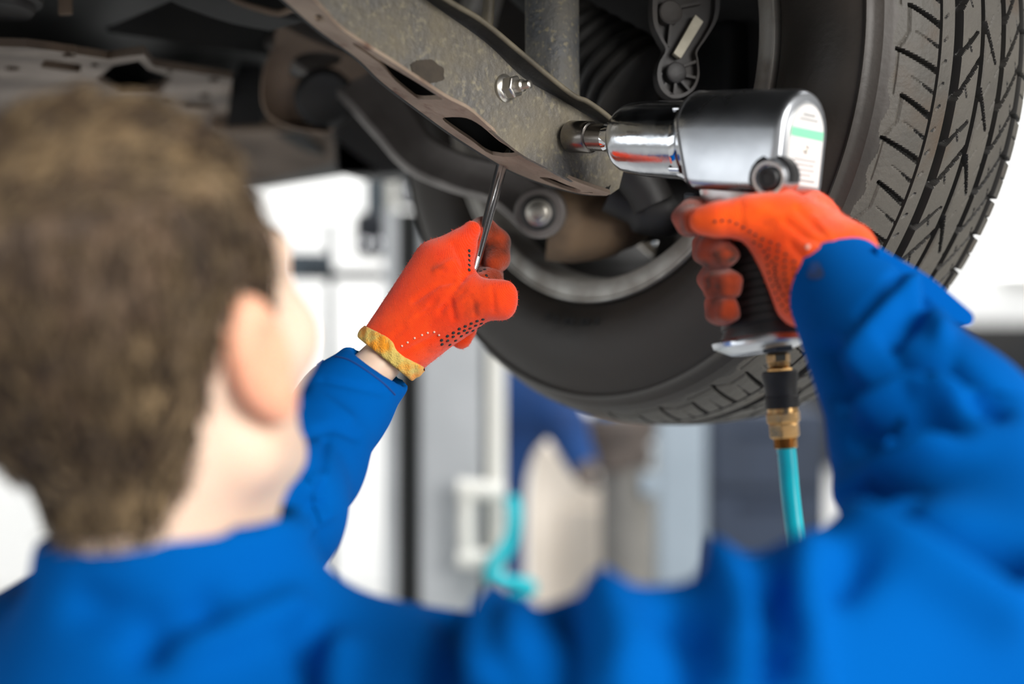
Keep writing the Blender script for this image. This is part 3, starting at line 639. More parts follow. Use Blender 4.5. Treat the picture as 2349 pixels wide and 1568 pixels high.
# hose with quick coupler
hose = thing('air_hose', 'bright cyan air hose with brass coupler hanging from the impact wrench', 'hose', P(1830, 1260, 1.04))
path = [P(1802, 1016, 1.036), P(1807, 1060, 1.036), P(1813, 1130, 1.036), P(1824, 1220, 1.034), P(1842, 1330, 1.03)]
path += [Vector((.25, 1.02, 1.2)), Vector((.30, 1.05, .9)), Vector((.33, 1.1, .5)), Vector((.36, 1.15, .14)), Vector((.46, 1.3, .009)), Vector((.8, 1.7, .009)), Vector((1.5, 2.1, .009))]
obj('hose_tube', MB().tube(catmull(path, 8), .0070, 20), 'hose_cyan', hose, angle=60)
kl('coupler_tip', [(828, .0072), (836, .0082), (843, .0072), (846, .0060)], 'brass', hose, 24, angle=40)
kl('coupler_flange', [(844, .0100), (850, .0102), (852, .0090)], 'brass', hose, 6, .1, angle=20, bevel=.0004)
sl = [(850, .0118), (853, .0130), (862, .0132), (874, .0126), (890, .0118), (906, .0118)]
for i in range(4): a = 909 + i * 6; sl += [(a, .0124), (a + 3.6, .0124), (a + 4.2, .0119), (a + 5.4, .0119)]
kl('coupler_sleeve', sl + [(934, .0122), (936, .0108)], 'rubber_matt', hose, angle=30)
kl('coupler_body', [(932, .0112), (946, .0112), (948, .0105)], 'brass', hose, 40, angle=30)
kl('coupler_nut', [(944, .0118), (946, .0130), (966, .0130), (970, .0118)], 'brass', hose, 6, .35, angle=20, bevel=.0005)
kl('hose_nut', [(968, .0108), (971, .0116), (1000, .0116), (1004, .0102)], 'brass', hose, 6, .35, angle=20, bevel=.0005)
th = []
for i in range(6): a = 1003 + i * 4; th += [(a, .0084), (a + 2, .0088), (a + 3.9, .0080)]
kl('threaded_tail', th + [(1027, .0072)], 'brass', hose, 32, angle=60)

# bar held in the other hand
rod = MB(); ra = P(1160, 345, 1.204); rb = P(1083, 636, 1.177); pts = [ra.lerp(rb, t) for t in (0, .2, .4, .6, .8, .88, .94, 1)]
rod.tube(pts, [.0056, .0056, .0053, .0049, .0046, .0046, .0036, .0020], 20, flat=.85)
bar = thing('pry_bar', 'slim chromed steel bar held upright in the left glove', 'pry bar', rb); obj('bar_shaft', rod, 'bar_chrome', bar, angle=60)
side = (rb - ra).normalized().cross(Vector((0, -1, 0))).normalized()
gm = MB(); gm.tube([p + Vector((0, -.0042, 0)) - side * .0010 for p in [ra.lerp(rb, t) for t in (.02, .3, .6, .84)]], [.0013, .0013, .0012, .0009], 10); obj('bar_groove', gm, 'rubber_matt', bar, angle=60)

# ------------------------------------------------------------------ the mechanic
man = thing('person', 'mechanic seen from behind in blue work jacket and orange gloves, arms raised', 'person', (-.13, .78, 0))
# head frame
yaw = math.radians(28); pit = math.radians(19)
fw = Vector((math.sin(yaw) * math.cos(pit), math.cos(yaw) * math.cos(pit), math.sin(pit))); rt = Vector((math.cos(yaw), -math.sin(yaw), 0)); hu = rt.cross(fw)
HC = P(318, 728, .735)
HR = np.array([rt, fw, hu], dtype=np.float32).T             # columns: right, forward, up
def hw_(x, y, z): return HC + rt * x + fw * y + hu * z
def loc(X): return (X - A3(HC)) @ HR
NB = Vector((-.172, .775, 1.36))                            # base of the neck
def skull(L):
    d = el(L, (0, -.016, .022), (.075, .095, .085))
    d = smin(d, el(L, (0, .028, -.03), (.060, .060, .076)), .03)
    return d
def head_fn(X):
    L = loc(X); d = skull(L)
    for s in (-1, 1):
        d = smin(d, rc(L, (s * .054, -.002, -.072), (s * .020, .056, -.100), .019, .018), .022)
        d = smin(d, el(L, (s * .048, .050, -.028), (.020, .022, .020)), .02)
        d = smin(d, rc(L, (0, .084, .012), (s * .036, .074, .014), .012, .010), .014)
        d = smax(d, -el(L, (s * .031, .108, -.008), (.016, .016, .011)), .010)
        d = smin(d, el(L, (s * .031, .0745, -.008), (.0125, .0125, .0125)), .004)
    d = smin(d, el(L, (0, .070, -.104), (.024, .020, .018)), .02)
    d = smin(d, rc(L, (0, .092, .002), (0, .113, -.036), .007, .0105), .012)
    for s in (-1, 1): d = smin(d, el(L, (s * .011, .103, -.040), (.008, .010, .007)), .008)
    d = smin(d, rc(L, (-.016, .088, -.066), (.016, .088, -.066), .007, .007), .006)
    d = smin(d, rc(L, (-.014, .087, -.078), (.014, .087, -.078), .007, .007), .006)
    d = smin(d, rc(X, HC + hu * -.05 - fw * .022, NB, .050, .052), .03)
    d = smin(d, rc(X, HC + hu * -.05 + fw * .015, NB + Vector((.01, .02, 0)), .036, .036), .03)
    return d
organic('head', head_fn, (-.34, .58, 1.33), (-.02, .92, 1.74), .0042, 'skin', man)
def ear_fn(s):
    def fn(X):
        L = loc(X); a = math.radians(14)
        c = np.array((s * .077, -.004, -.022), dtype=np.float32); Q = L - c
        Y = Q[:, 1] * math.cos(a) + s * Q[:, 0] * math.sin(a); Xx = -Q[:, 1] * math.sin(a) * 1 + s * Q[:, 0] * math.cos(a)
        q = np.stack([Xx, Y, Q[:, 2]], 1)
        d = el(q, (0, -.002, .004), (.0085, .0170, .031)); d = smin(d, el(q, (-.001, .006, -.024), (.0065, .010, .012)), .01)
        d = smax(d, -el(q, (.009, .003, .002), (.008, .011, .019)), .004)
        return smin(d, el(q, (-.008, .012, -.002), (.010, .008, .016)), .008)
    return fn
for s in (-1, 1):
    c = hw_(s * .077, -.004, -.022); organic('ear', ear_fn(s), c - Vector((.05, .05, .05)), c + Vector((.05, .05, .05)), .0016, 'skin_ear', man)
def hair_fn(X):
    L = loc(X); x, y, z = L.T; ph = np.degrees(np.arctan2(np.abs(x), -y - .005))
    hl = np.interp(ph, [0, 35, 55, 66, 74, 84, 96, 104, 112, 118, 127, 180], [-.094, -.092, -.066, -.034, -.004, .014, .012, -.014, -.004, .030, .084, .096])
    t = np.clip((z - hl) / .045, 0, 1); n = .0018 * np.sin(x * 190 + 3 * np.sin(z * 60)) * np.sin(y * 150 + z * 70) + .0010 * np.sin(x * 420 + y * 300) * np.sin(z * 180 + y * 260)
    top = np.clip((z - .03) / .06, 0, 1)
    dn = smin(el(L, (0, -.016, .022), (.075, .095, .085)), rc(X, HC + hu * -.05 - fw * .022, NB, .050, .052), .03)
    dn = smin(dn, el(L, (0, .028, -.03), (.060, .060, .076)), .03)
    d = dn - (.0015 + .006 * t + .003 * top + n * t)
    return smax(d, (hl - z) * .7, .003)
hair, hbvh = organic('hair', hair_fn, (-.34, .58, 1.40), (-.02, .92, 1.76), .0034, 'hair_brown', man, it=1)
# loose locks over the hair surface
hv = np.empty(len(hair.data.vertices) * 3, dtype=np.float32); hair.data.vertices.foreach_get('co', hv); hv = hv.reshape(-1, 3) + np.array(worg(man), dtype=np.float32)
hn = np.empty(len(hair.data.vertices) * 3, dtype=np.float32); hair.data.vertices.foreach_get('normal', hn); hn = hn.reshape(-1, 3)
for nm, mt, cnt, seed in (('hair_strands', 'strand_dark', 2600, 1), ('hair_strands', 'strand_light', 2200, 2)):
    r2 = np.random.default_rng(seed); ids = r2.choice(len(hv), min(cnt, len(hv)), replace=False); m = MB()
    for i in ids:
        p = Vector(hv[i]); n = Vector(hn[i]); l = loc(np.array([p], dtype=np.float32))[0]
        g = (-hu * .9 - fw * .25 + Vector(r2.normal(0, .25, 3))) if l[2] < .07 else (fw * .7 + rt * .35 + Vector(r2.normal(0, .3, 3)))
        g = (g - n * g.dot(n)).normalized(); ln = r2.uniform(.010, .022); sd = n.cross(g) * r2.uniform(.0005, .0011)
        a = p - n * .001; b = p + g * ln * .5 + n * .0022; c = p + g * ln + n * r2.uniform(-.001, .003)
        m.add([a - sd, a + sd, b - sd * .8, b + sd * .8, b + n * .0009, c], [(0, 1, 3, 2), (2, 3, 5), (0, 2, 4), (1, 4, 3), (2, 5, 4), (3, 4, 5)])
    tag(obj(nm, m, mt, hair, angle=180, recalc=False), kind='stuff')
for s in (-1, 1):
    e = obj('eye', MB().lathe(hw_(s * .031, .0745, -.008), fw, [(.0, .012), (.006, .0105), (.010, .0072), (.0123, .003), (.0128, .0002)], 20), 'eye_white', man, angle=180)
    obj('iris', MB().lathe(hw_(s * .031, .0745, -.008), fw, [(.0118, .0052), (.0128, .003), (.0132, .0002)], 20), 'strand_dark', e, angle=180)
    obj('eyebrow', MB().tube([hw_(s * .014, .0915, .018), hw_(s * .030, .0865, .021), hw_(s * .044, .0755, .019)], [.003, .0034, .002], 10), 'strand_dark', man, angle=180)
obj('lips', MB().tube([hw_(-.022, .086, -.0715), hw_(0, .0925, -.0715), hw_(.022, .086, -.0715)], [.002, .0042, .002], 12), 'lip_skin', man, angle=180)

# jacket
RS = Vector((.052, .645, 1.368)); LS = Vector((-.36, .86, 1.292)); RE = Vector((.280, .745, 1.405)); RW = P(1925, 655, .985)
LE = P(610, 1170, .975); LW = P(872, 838, 1.142); CU = (P(865, 835, 1.14) - P(790, 930, 1.10)).normalized()
RCD = (P(1880, 610, 1.0) - P(2050, 820, .90)).normalized()
CN = Vector((-.180, .768, 1.408))
def jacket_fn(X):
    d = rc(X, LS, Vector((-.170, .775, 1.325)), .062, .080); d = smin(d, chain(X, [Vector((-.168, .775, 1.305)), Vector((-.064, .72, 1.280)), RS], [.078, .060, .062], .03), .03)
    d = smin(d, rc(X, P(1830, 1440, .68), P(2080, 1330, .72), .034, .040), .03)
    d = smin(d, rc(X, Vector((-.14, .80, 1.26)), Vector((-.12, .84, .98)), .13, .145), .10)
    d = smin(d, rc(X, Vector((-.02, .74, 1.28)), Vector((-.05, .80, .98)), .11, .13), .10)
    d = smin(d, rc(X, Vector((-.27, .84, 1.28)), Vector((-.20, .86, .98)), .10, .12), .10)
    ra = rc(X, RS, RE, .060, .060); fa = chain(X, [RE, RE.lerp(RW, .45), RW], [.070, .060, .037], .02)
    cutr = (X - A3(P(1893, 640, .995))) @ A3(RCD)
    fa = smax(fa, cutr, .005); fa = smax(fa, -np.minimum(rc(X, RW - RCD * .02, RW + RCD * .05, .0305, .0305), 1), .003)
    d = smin(d, smin(ra, fa, .03), .03)
    la = smin(rc(X, LS, LE, .062, .052), chain(X, [LE, P(700, 1060, 1.05), P(790, 930, 1.10), LW + CU * .01], [.050, .042, .034, .0295], .015), .02)
    cutl = (X - A3(P(862, 834, 1.14))) @ A3((CU + Vector((0, -.75, 0))).normalized())
    la = smax(la, cutl, .004); la = smax(la, -rc(X, LW - CU * .02, LW + CU * .05, .0240, .0240), .003)
    d = smin(d, la, .02)
    # stand-up collar
    ax = A3(Vector((-.06, .0, 1)).normalized()); q = X - A3(CN); hgt = q @ ax; rad = np.linalg.norm(q - hgt[:, None] * ax, axis=1)
    rr = np.interp(hgt, [-.06, -.02, .02, .06], [.125, .096, .076, .070])
    co = smax(smax(rad - rr, hgt - (.046 + .05 * (X[:, 0] - CN.x)), .004), -.05 - hgt, .01)
    d = smin(d, co, .02)
    d = smax(d, -smax(rad - .063, -hgt, .004), .004)
    return d
jst = [([(1010, 1568), (1040, 1470), (1050, 1380)], 40, -.007), ([(1130, 1568), (1120, 1450), (1130, 1370)], 35, .007), ([(1260, 1360), (1290, 1450), (1280, 1568)], 35, -.007),
       ([(1200, 1360), (1200, 1500)], 30, .005), ([(1390, 1370), (1440, 1480), (1420, 1568)], 40, .006), ([(1540, 1400), (1590, 1460), (1600, 1568)], 34, -.008), ([(1660, 1300), (1690, 1400), (1680, 1568)], 40, .008),
       ([(1760, 1370), (1790, 1430), (1760, 1540)], 36, -.009), ([(1860, 1290), (1830, 1400), (1840, 1568)], 45, .007), ([(2010, 1150), (2150, 1210), (2330, 1290)], 36, -.012), ([(2000, 1200), (2120, 1290), (2300, 1400)], 60, .007), ([(1960, 1300), (1930, 1340)], 40, -.006),
       ([(1960, 1120), (2060, 1060), (2200, 1000)], 40, .006), ([(2000, 1010), (2130, 960), (2200, 990)], 34, -.007), ([(1930, 900), (2060, 830), (2180, 840), (2290, 930)], 26, -.007), ([(1960, 950), (2080, 880), (2200, 900)], 26, .006),
       ([(1950, 840), (2060, 700), (2110, 640)], 26, .006), ([(1985, 720), (2060, 640)], 16, -.005), ([(2040, 780), (2130, 700)], 18, -.005), ([(1900, 800), (1930, 880), (1960, 1000)], 26, -.006), ([(2090, 690), (2160, 760)], 22, .005), ([(2110, 660), (2200, 720)], 18, -.005),
       ([(200, 1390), (330, 1425)], 50, -.004), ([(420, 1480), (560, 1440), (660, 1400)], 40, .006), ([(330, 1490), (480, 1400)], 40, -.006), ([(700, 1470), (720, 1568)], 40, -.006), ([(780, 1500), (760, 1568)], 40, .005),
       ([(720, 900), (800, 960)], 14, 0.0017), ([(700, 1000), (770, 980), (820, 1000)], 14, -0.0017), ([(690, 1120), (740, 1090)], 14, 0.0022), ([(680, 1180), (740, 1150)], 10, -0.0028), ([(750, 1010), (735, 1120)], 10, -0.0022), ([(700, 1210), (760, 1180)], 10, 0.0017), ([(740, 870), (880, 900)], 9, -0.0011)]
FOLD = 2.5
def inbox(X, lo, hi): return np.max(np.maximum(A3(lo) - X, X - A3(hi)), axis=1)
jacket, jbvh = organic('jacket', lambda X: np.maximum(np.maximum(jacket_fn(X), -inbox(X, (.10, .805, 1.3), (.5, 1.3, 1.8))), -inbox(X, (-.30, .945, 1.3), (.1, 1.3, 1.8))), (-.48, .50, .90), (.40, 1.14, 1.60), .0062, 'cloth_blue', man, strokes=jst, it=2)
tag(jacket, 'royal blue work jacket')
FOLD = 1.8
rsl, jb_r = organic('sleeve', jacket_fn, (.10, .795, 1.36), (.40, 1.06, 1.64), .0026, 'cloth_blue', jacket, strokes=jst, it=4)
lsl, jb_l = organic('sleeve', jacket_fn, (-.30, .935, 1.34), (-.04, 1.20, 1.60), .0026, 'cloth_blue', jacket, strokes=jst, it=4)
FOLD = 1.0
# loose sleeve vent hanging at the right cuff
VP = Plane(P(2120, 660, .95), (.15, -1, .1)); VQ = [(2010, 566), (2060, 592), (2130, 632), (2200, 690), (2233, 722), (2228, 745), (2205, 742), (2150, 715), (2090, 690), (2040, 640)]
m = MB(); m.plate(cm2(VQ, 3, True), [], VP.at, -VP.n * .012); obj('sleeve_vent', m, 'cloth_blue', jacket, bevel=.005, bseg=3, angle=60)
# cuff hem and stitching of the left sleeve, stain on the right cuff
def surf_line(bvh, pts, lift=.0004):
    out = []
    for x, y in pts:
        h = hit(bvh, x, y)
        if h[0] is not None: out.append(h[0] + h[1] * lift)
    return out
for pts in ([(770, 818), (800, 826), (840, 850), (880, 880), (905, 905)], [(768, 812), (750, 822), (728, 838)]):
    L = surf_line(jb_l, cm2(pts, 6))
    if len(L) > 3: obj('seam', MB().tube(L, .0007, 6), 'seam', jacket, angle=180)
cs = []
for i in range(16):
    t = 2 * math.pi * i / 16; h = hit(jb_r, 1872 + (17 + 4 * math.sin(3 * t)) * math.cos(t), 622 + (24 + 4 * math.cos(2 * t)) * math.sin(t))
    if h[0] is not None: cs.append(h[0] + h[1] * .0008)
if len(cs) > 5:
    ce = sum(cs, Vector()) / len(cs); h = jb_r.find_nearest(ce); ce = h[0] + h[1] * .001
    obj('grease_stain', MB().add([ce] + cs, [(0, i + 1, (i + 1) % len(cs) + 1) for i in range(len(cs))]), 'cloth_stain', jacket, angle=180)
# wrists, left glove
organic('wrist', lambda X: rc(X, P(845, 856, 1.150), P(905, 796, 1.158), .0185, .0170), P(800, 900, 1.08) - Vector((.02, .02, .02)), P(960, 740, 1.20) + Vector((.02, .02, .02)), .003, 'skin', man)
def lg_fn(X):
    Q = lambda x, y, z: P(x, y, z)
    d = rc(X, Q(866, 796, 1.160), Q(1000, 602, 1.168), .0155, .0190)
    d = smin(d, rc(X, Q(885, 815, 1.155), Q(1028, 640, 1.160), .0200, .0225), .016)
    d = smin(d, rc(X, Q(905, 832, 1.158), Q(1040, 690, 1.158), .0150, .0215), .016)
    d = smin(d, rc(X, Q(940, 810, 1.165), Q(1050, 722, 1.158), .0130, .0165), .014)
    d = smin(d, chain(X, [Q(1040, 705, 1.155), Q(1098, 690, 1.145), Q(1140, 684, 1.142), Q(1161, 672, 1.142)], [.019, .0148, .0134, .0078], .01), .014)
    d = smin(d, rc(X, Q(1140, 690, 1.142), Q(1158, 706, 1.142), .0120, .0075), .010)
    d = smin(d, chain(X, [Q(1022, 610, 1.168), Q(1050, 572, 1.172), Q(1082, 527, 1.180)], [.0190, .0140, .0078], .008), .009)        # index
    ri = chain(X, [Q(1010, 650, 1.195), Q(1050, 660, 1.212), Q(1080, 680, 1.205), Q(1075, 692, 1.19)], [.0135, .012, .0115, .011], .006)
    pi_ = chain(X, [Q(1000, 680, 1.195), Q(1030, 710, 1.208), Q(1062, 752, 1.196), Q(1058, 776, 1.188)], [.013, .0115, .0105, .0090], .006)
    for f in (ri, pi_): d = smin(d, f, .005)
    d = smax(d, -((X - A3(P(876, 811, 1.158))) @ A3((P(1028, 640, 1.16) - P(885, 815, 1.155)).normalized())), .001)
    return d
lst = [(p_, r_, h_ * 1.7) for p_, r_, h_ in [([(1010, 715), (1060, 640), (1075, 625)], 7, -.0016), ([(950, 690), (1010, 650), (1040, 645)], 6, -.0012), ([(1035, 690), (1042, 730)], 6, -.0012), ([(935, 740), (980, 700)], 6, .0010), ([(1000, 620), (1035, 600)], 8, .0010), ([(1085, 690), (1090, 720)], 6, -.001), ([(920, 810), (1000, 770)], 6, -.0010), ([(1130, 662), (1135, 715)], 5, -.0008), ([(905, 770), (1000, 690)], 5, -.0008), ([(1040, 560), (1060, 600), (1062, 640)], 6, -.0008), ([(960, 720), (1030, 700), (1060, 670)], 6, -.0009)]]
lg, lbvh = organic('glove', lg_fn, P(830, 880, 1.20) - Vector((.01, .11, .02)), P(1200, 480, 1.20) + Vector((.02, .06, .02)), .0017, 'glove_orange', man, strokes=lst, it=2)
tag(lg, 'orange knitted glove with black grip dots')
for nm, pts, rr_ in (('glove_finger', [(1074, 540, 1.184), (1108, 528, 1.202), (1140, 556, 1.208), (1140, 594, 1.200), (1132, 606, 1.192)], [.0095, .0100, .0100, .0095, .0080]), ('glove_finger', [(1046, 605, 1.192), (1082, 618, 1.212), (1120, 630, 1.210), (1122, 645, 1.190), (1105, 650, 1.178)], [.0130, .0115, .0110, .0105, .0095])):
    Q = [P(*p) for p in pts]; lo = Vector([min(q[i] for q in Q) - .018 for i in range(3)]); hi = Vector([max(q[i] for q in Q) + .018 for i in range(3)])
    gfo, gfb = organic(nm, lambda X: chain(X, Q, rr_, .008), lo, hi, .0016, 'glove_dirty_shaded', lg)
hd = (P(1028, 640, 1.16) - P(885, 815, 1.155)).normalized(); rings = []
hm = organic('glove_hem', lambda X: smax(smax(lg_fn(X + A3(hd) * .004) - .0018 - .0006 * np.sin(X[:, 0] * 900), ((X - A3(P(882, 804, 1.158))) @ A3(hd)) - .008 - .002 * np.sin(X[:, 2] * 260), .001), -((X - A3(P(873, 816, 1.158))) @ A3(hd)), .001), P(800, 900, 1.2) - Vector((0, .12, 0)), P(980, 720, 1.2) + Vector((0, .03, 0)), .0016, 'glove_hem', lg)
def dots(bvh, pts, r, m, par, name='grip_dots'):
    mb = MB()
    for x, y in pts:
        h = hit(bvh, x, y)
        if h[0] is None: continue
        n = h[1] if h[1].dot(CAM - h[0]) > 0 else -h[1]
        mb.lathe(h[0] - n * .0004, n, [(0, r), (.0008, r), (.0012, r * .6)], 8)
    if mb.v: tag(obj(name, mb, m, par, angle=60), kind='stuff')
ld = []
for k, (x0, y0, x1, y1, n) in enumerate(((1013, 780, 1108, 732, 8), (1014, 790, 1104, 742, 8), (1032, 790, 1098, 752, 6))):
    for i in range(n): t = i / (n - 1); ld.append((x0 + (x1 - x0) * t, y0 + (y1 - y0) * t - 5 * math.sin(math.pi * t) + random.uniform(-1, 1)))
dots(lbvh, ld, .0014, 'glove_dot', lg)
ld2 = [(1076, 575 + 11 * i) for i in range(5)] + []
dots(gfb, [(1103, 622), (1112, 618), (1100, 634), (1116, 632), (1108, 642), (1122, 640), (1098, 612)], .0014, 'glove_dot', lg)
dots(lbvh, ld2, .0014, 'glove_dot', lg)
dots(lbvh, [(935, 785), (951, 775), (968, 768), (981, 763), (996, 761), (1007, 768), (922, 793)], .0009, 'speck', lg, 'pale_specks')

# right glove: thumb and fingertips on the near side of the grip
def rg_fn(X):
    Q = lambda x, y, z: P(x, y, z)
    d = chain(X, [Q(1612, 506, 1.008), Q(1650, 503, 1.004), Q(1715, 499, 1.003), Q(1790, 510, 1.006)], [.0098, .0108, .0135, .0185], .01)
    d = smin(d, rc(X, Q(1790, 514, 1.012), Q(1905, 604, .990), .0200, .0285), .02)
    d = smin(d, rc(X, Q(1845, 486, 1.045), Q(1935, 580, 1.000), .0120, .0225), .016)
    d = smin(d, rc(X, Q(1800, 540, 1.012), Q(1838, 690, .998), .0170, .0165), .018)
    d = smin(d, rc(X, Q(1835, 570, 1.015), Q(1880, 650, .990), .024, .026), .02)
    d = smin(d, rc(X, Q(1850, 520, 1.05), Q(1870, 640, 1.03), .024, .024), .02)
    d = smax(d, -((X - A3(P(1925, 655, .985))) @ -A3(RCD)) * -1 - .03, .002) if False else d
    hp = X - A3(H0); t = hp @ A3(HD); f = hp @ A3(HF); s_ = hp @ A3(HS_)
    hs = (np.sqrt((f / .0275) ** 2 + (s_ / .0215) ** 2) - 1) * .0215                     # keep clear of the grip
    return smax(d, -smax(hs, np.abs(t - .07) - .09, .002), .004)
rst = [([(1800, 505), (1850, 545), (1900, 560)], 9, -.0016), ([(1830, 480), (1880, 530), (1930, 560)], 9, -.0014), ([(1815, 560), (1850, 600), (1860, 640)], 10, -.0014), ([(1740, 480), (1790, 500)], 12, .0010), ([(1700, 470), (1700, 520)], 9, -.0008), ([(1870, 500), (1920, 560)], 8, .0012)]
rg, rbvh = organic('glove', rg_fn, P(1540, 780, 1.07) - Vector((.01, .13, .01)), P(2000, 420, 1.07) + Vector((.02, .04, .02)), .0017, 'glove_orange_bright', man, strokes=rst, it=2)
tag(rg, 'orange knitted glove gripping the wrench')
fing = [([(1665, 560, 1.09), (1628, 570, 1.065), (1640, 580, 1.030), (1662, 584, 1.016)], .0112), ([(1680, 630, 1.09), (1642, 640, 1.062), (1652, 650, 1.030), (1672, 652, 1.016)], .0112), ([(1690, 700, 1.085), (1652, 706, 1.060), (1655, 710, 1.030), (1670, 712, 1.016)], .0098),
        ([(1650, 490, 1.10), (1595, 492, 1.070), (1583, 500, 1.040), (1594, 506, 1.018)], .0108)]
for pts, r in fing:
    Q = [P(*p) for p in pts]; lo = Vector([min(q[i] for q in Q) - .02 for i in range(3)]); hi = Vector([max(q[i] for q in Q) + .02 for i in range(3)])
    fo, fb = organic('glove_finger', lambda X: chain(X, Q, [r, r * 1.06, r * 1.05, r * .92], .008) + .0007 * np.sin(X[:, 2] * 420), lo, hi, .0016, 'glove_dirty_shaded', rg)
rd = []
for pts, n in (([(1640, 508), (1660, 505), (1680, 508), (1700, 518), (1720, 530)], 6), ([(1733, 538), (1750, 548), (1768, 555), (1786, 562)], 4), ([(1730, 555), (1746, 564), (1758, 590), (1765, 630), (1775, 660), (1788, 690), (1805, 712), (1818, 722)], 13), ([(1764, 570), (1762, 583), (1776, 610), (1778, 640), (1790, 665), (1806, 690), (1812, 705)], 10), ([(1785, 575), (1782, 590), (1780, 610), (1780, 632), (1786, 655)], 6), ([(1803, 583), (1801, 600), (1800, 620), (1803, 645), (1810, 670)], 7), ([(1822, 600), (1822, 620), (1826, 645)], 4)):
    c = cm2(pts, 10); L = np.cumsum([0] + [math.dist(c[i], c[i + 1]) for i in range(len(c) - 1)])
    for k in range(n): q = L[-1] * k / max(n - 1, 1); rd.append((float(np.interp(q, L, [p[0] for p in c])), float(np.interp(q, L, [p[1] for p in c]))))
dots(rbvh, rd, .0011, 'glove_dot', rg)
dots(rbvh, [(1853, 566)], .0018, 'speck', rg, 'pale_specks')
# wool fuzz standing off the knitted gloves
def fuzz(o, cnt, m, seed, ln=(.0010, .0024)):
    me = o.data; n = len(me.vertices); off = np.array(worg(o), dtype=np.float32); c = np.empty(n * 3, dtype=np.float32); me.vertices.foreach_get('co', c); c = c.reshape(-1, 3) + off
    nn = np.empty(n * 3, dtype=np.float32); me.vertices.foreach_get('normal', nn); nn = nn.reshape(-1, 3); r2 = np.random.default_rng(seed)
    ids = r2.integers(0, n, cnt); p = c[ids]; d = nn[ids] + r2.normal(0, .7, (cnt, 3)); d /= np.linalg.norm(d, axis=1)[:, None]; L_ = r2.uniform(ln[0], ln[1], (cnt, 1))
    sd = np.cross(d, r2.normal(0, 1, (cnt, 3))); sd /= np.linalg.norm(sd, axis=1)[:, None]; sd *= .00013
    v = np.stack([p - sd, p + sd, p + d * L_], 1).reshape(-1, 3); f = np.arange(cnt * 3).reshape(-1, 3)
    fo = npmesh('glove_fuzz', v, f); tag(finish(fo, 'glove_fuzz', m, o, angle=180, recalc=False), kind='stuff')
fuzz(lg, 5000, 'glove_orange', 11); fuzz(rg, 5000, 'glove_orange_bright', 12)
# trousers and boots
def leg_fn(X):
    d = rc(X, Vector((-.20, .87, .96)), Vector((-.22, .86, .10)), .105, .075); d = smin(d, rc(X, Vector((-.06, .80, .96)), Vector((-.02, .70, .10)), .105, .075), .03)
    return smin(d, rc(X, Vector((-.20, .87, 1.0)), Vector((-.05, .79, 1.0)), .115, .115), .05)
organic('trousers', leg_fn, (-.36, .58, .02), (.12, 1.02, 1.14), .012, 'cloth_blue', man)
for (x, y) in ((-.22, .86), (-.02, .70)):
    f = Vector((.35, .94, 0)).normalized(); m = MB(); o = Vector((x, y, 0)); s = f.cross(UP); rings = []
    for z, a, b, wd in ((0, -.09, .19, .048), (.02, -.095, .195, .05), (.06, -.09, .17, .048), (.09, -.08, .08, .045), (.16, -.075, .06, .048)):
        rings.append([o + UP * z + f * ((a + b) / 2 + (b - a) / 2 * math.cos(2 * math.pi * i / 20)) + s * (wd * math.sin(2 * math.pi * i / 20)) for i in range(20)])
    m.loft(rings); obj('boot', m, 'boot_black', man, angle=60)

# ------------------------------------------------------------------ workshop behind
def wbox(x0, x1, y0, y1, Y, dep):                          # box standing at distance Y, given by its front face in the photograph's pixels
    a = P(x0, y1, Y); b = P(x1, y0, Y); return Vector((a.x, Y, a.z)), Vector((b.x, Y + dep, b.z))
def zb(px, Y): return P(px, 0, Y).x
# lift column
Y = 3.0
col = thing('lift_column', 'tall grey steel vehicle lift column with a black channel', 'lift column', (zb(1030, Y), Y + .1, 0))
obj('column_web', MB().abox((zb(962, Y), Y, 0), (zb(1106, Y), Y + .2, 2.15)), 'lift_grey', col, bevel=.008)
obj('column_edge', MB().abox((zb(878, Y), Y + .02, 0), (zb(908, Y), Y + .2, 1.83)), 'lift_grey', col, bevel=.004)
obj('black_channel', MB().abox((zb(908, Y), Y + .05, 0), (zb(962, Y), Y + .2, 1.83)), 'lift_black', col)
obj('column_flange', MB().abox((zb(1118, Y), Y - .01, 0), (zb(1158, Y), Y + .2, 2.15)), 'lift_pale', col, bevel=.004)
obj('column_groove', MB().abox((zb(1106, Y), Y + .03, 0), (zb(1118, Y), Y + .2, 2.15)), 'slate', col)
obj('column_foot', MB().abox((zb(860, Y), Y - .08, 0), (zb(1180, Y), Y + .28, .02)), 'lift_grey', col, bevel=.004)
# pale pull handle on the column
Y = 2.93
hdl = thing('pull_handle', 'pale bracket handle fixed to the front of the lift column', 'handle', P(1095, 1290, Y))
obj('handle_bar', MB().tube([P(1072, 1110, Y), P(1068, 1200, Y), P(1072, 1285, Y)], .017, 14), 'lift_pale', hdl)
for y in (1118, 1278): obj('handle_arm', MB().tube([P(1050, y, Y), P(1095, y + 4, Y), P(1140, y + 8, Y), P(1142, y + 8, Y + .08)], .020, 14), 'lift_pale', hdl)
hp = [P(1172, 1140, Y - .04), P(1180, 1180, Y - .05), P(1170, 1240, Y - .05), P(1136, 1292, Y - .06), P(1130, 1322, Y - .06), P(1164, 1337, Y - .05), P(1215, 1345, Y), P(1190, 1375, Y), P(1150, 1420, Y), P(1140, 1520, Y), Vector((zb(1140, Y), Y, .5)), Vector((zb(1150, Y), Y, .012)), Vector((zb(1400, Y), Y - .3, .012))]
base(tag(obj('coiled_hose', MB().tube(catmull(hp, 6), .016, 12), 'hose_cyan', None, angle=60), 'blurred cyan hose looping beside the lift column handle', 'hose'))
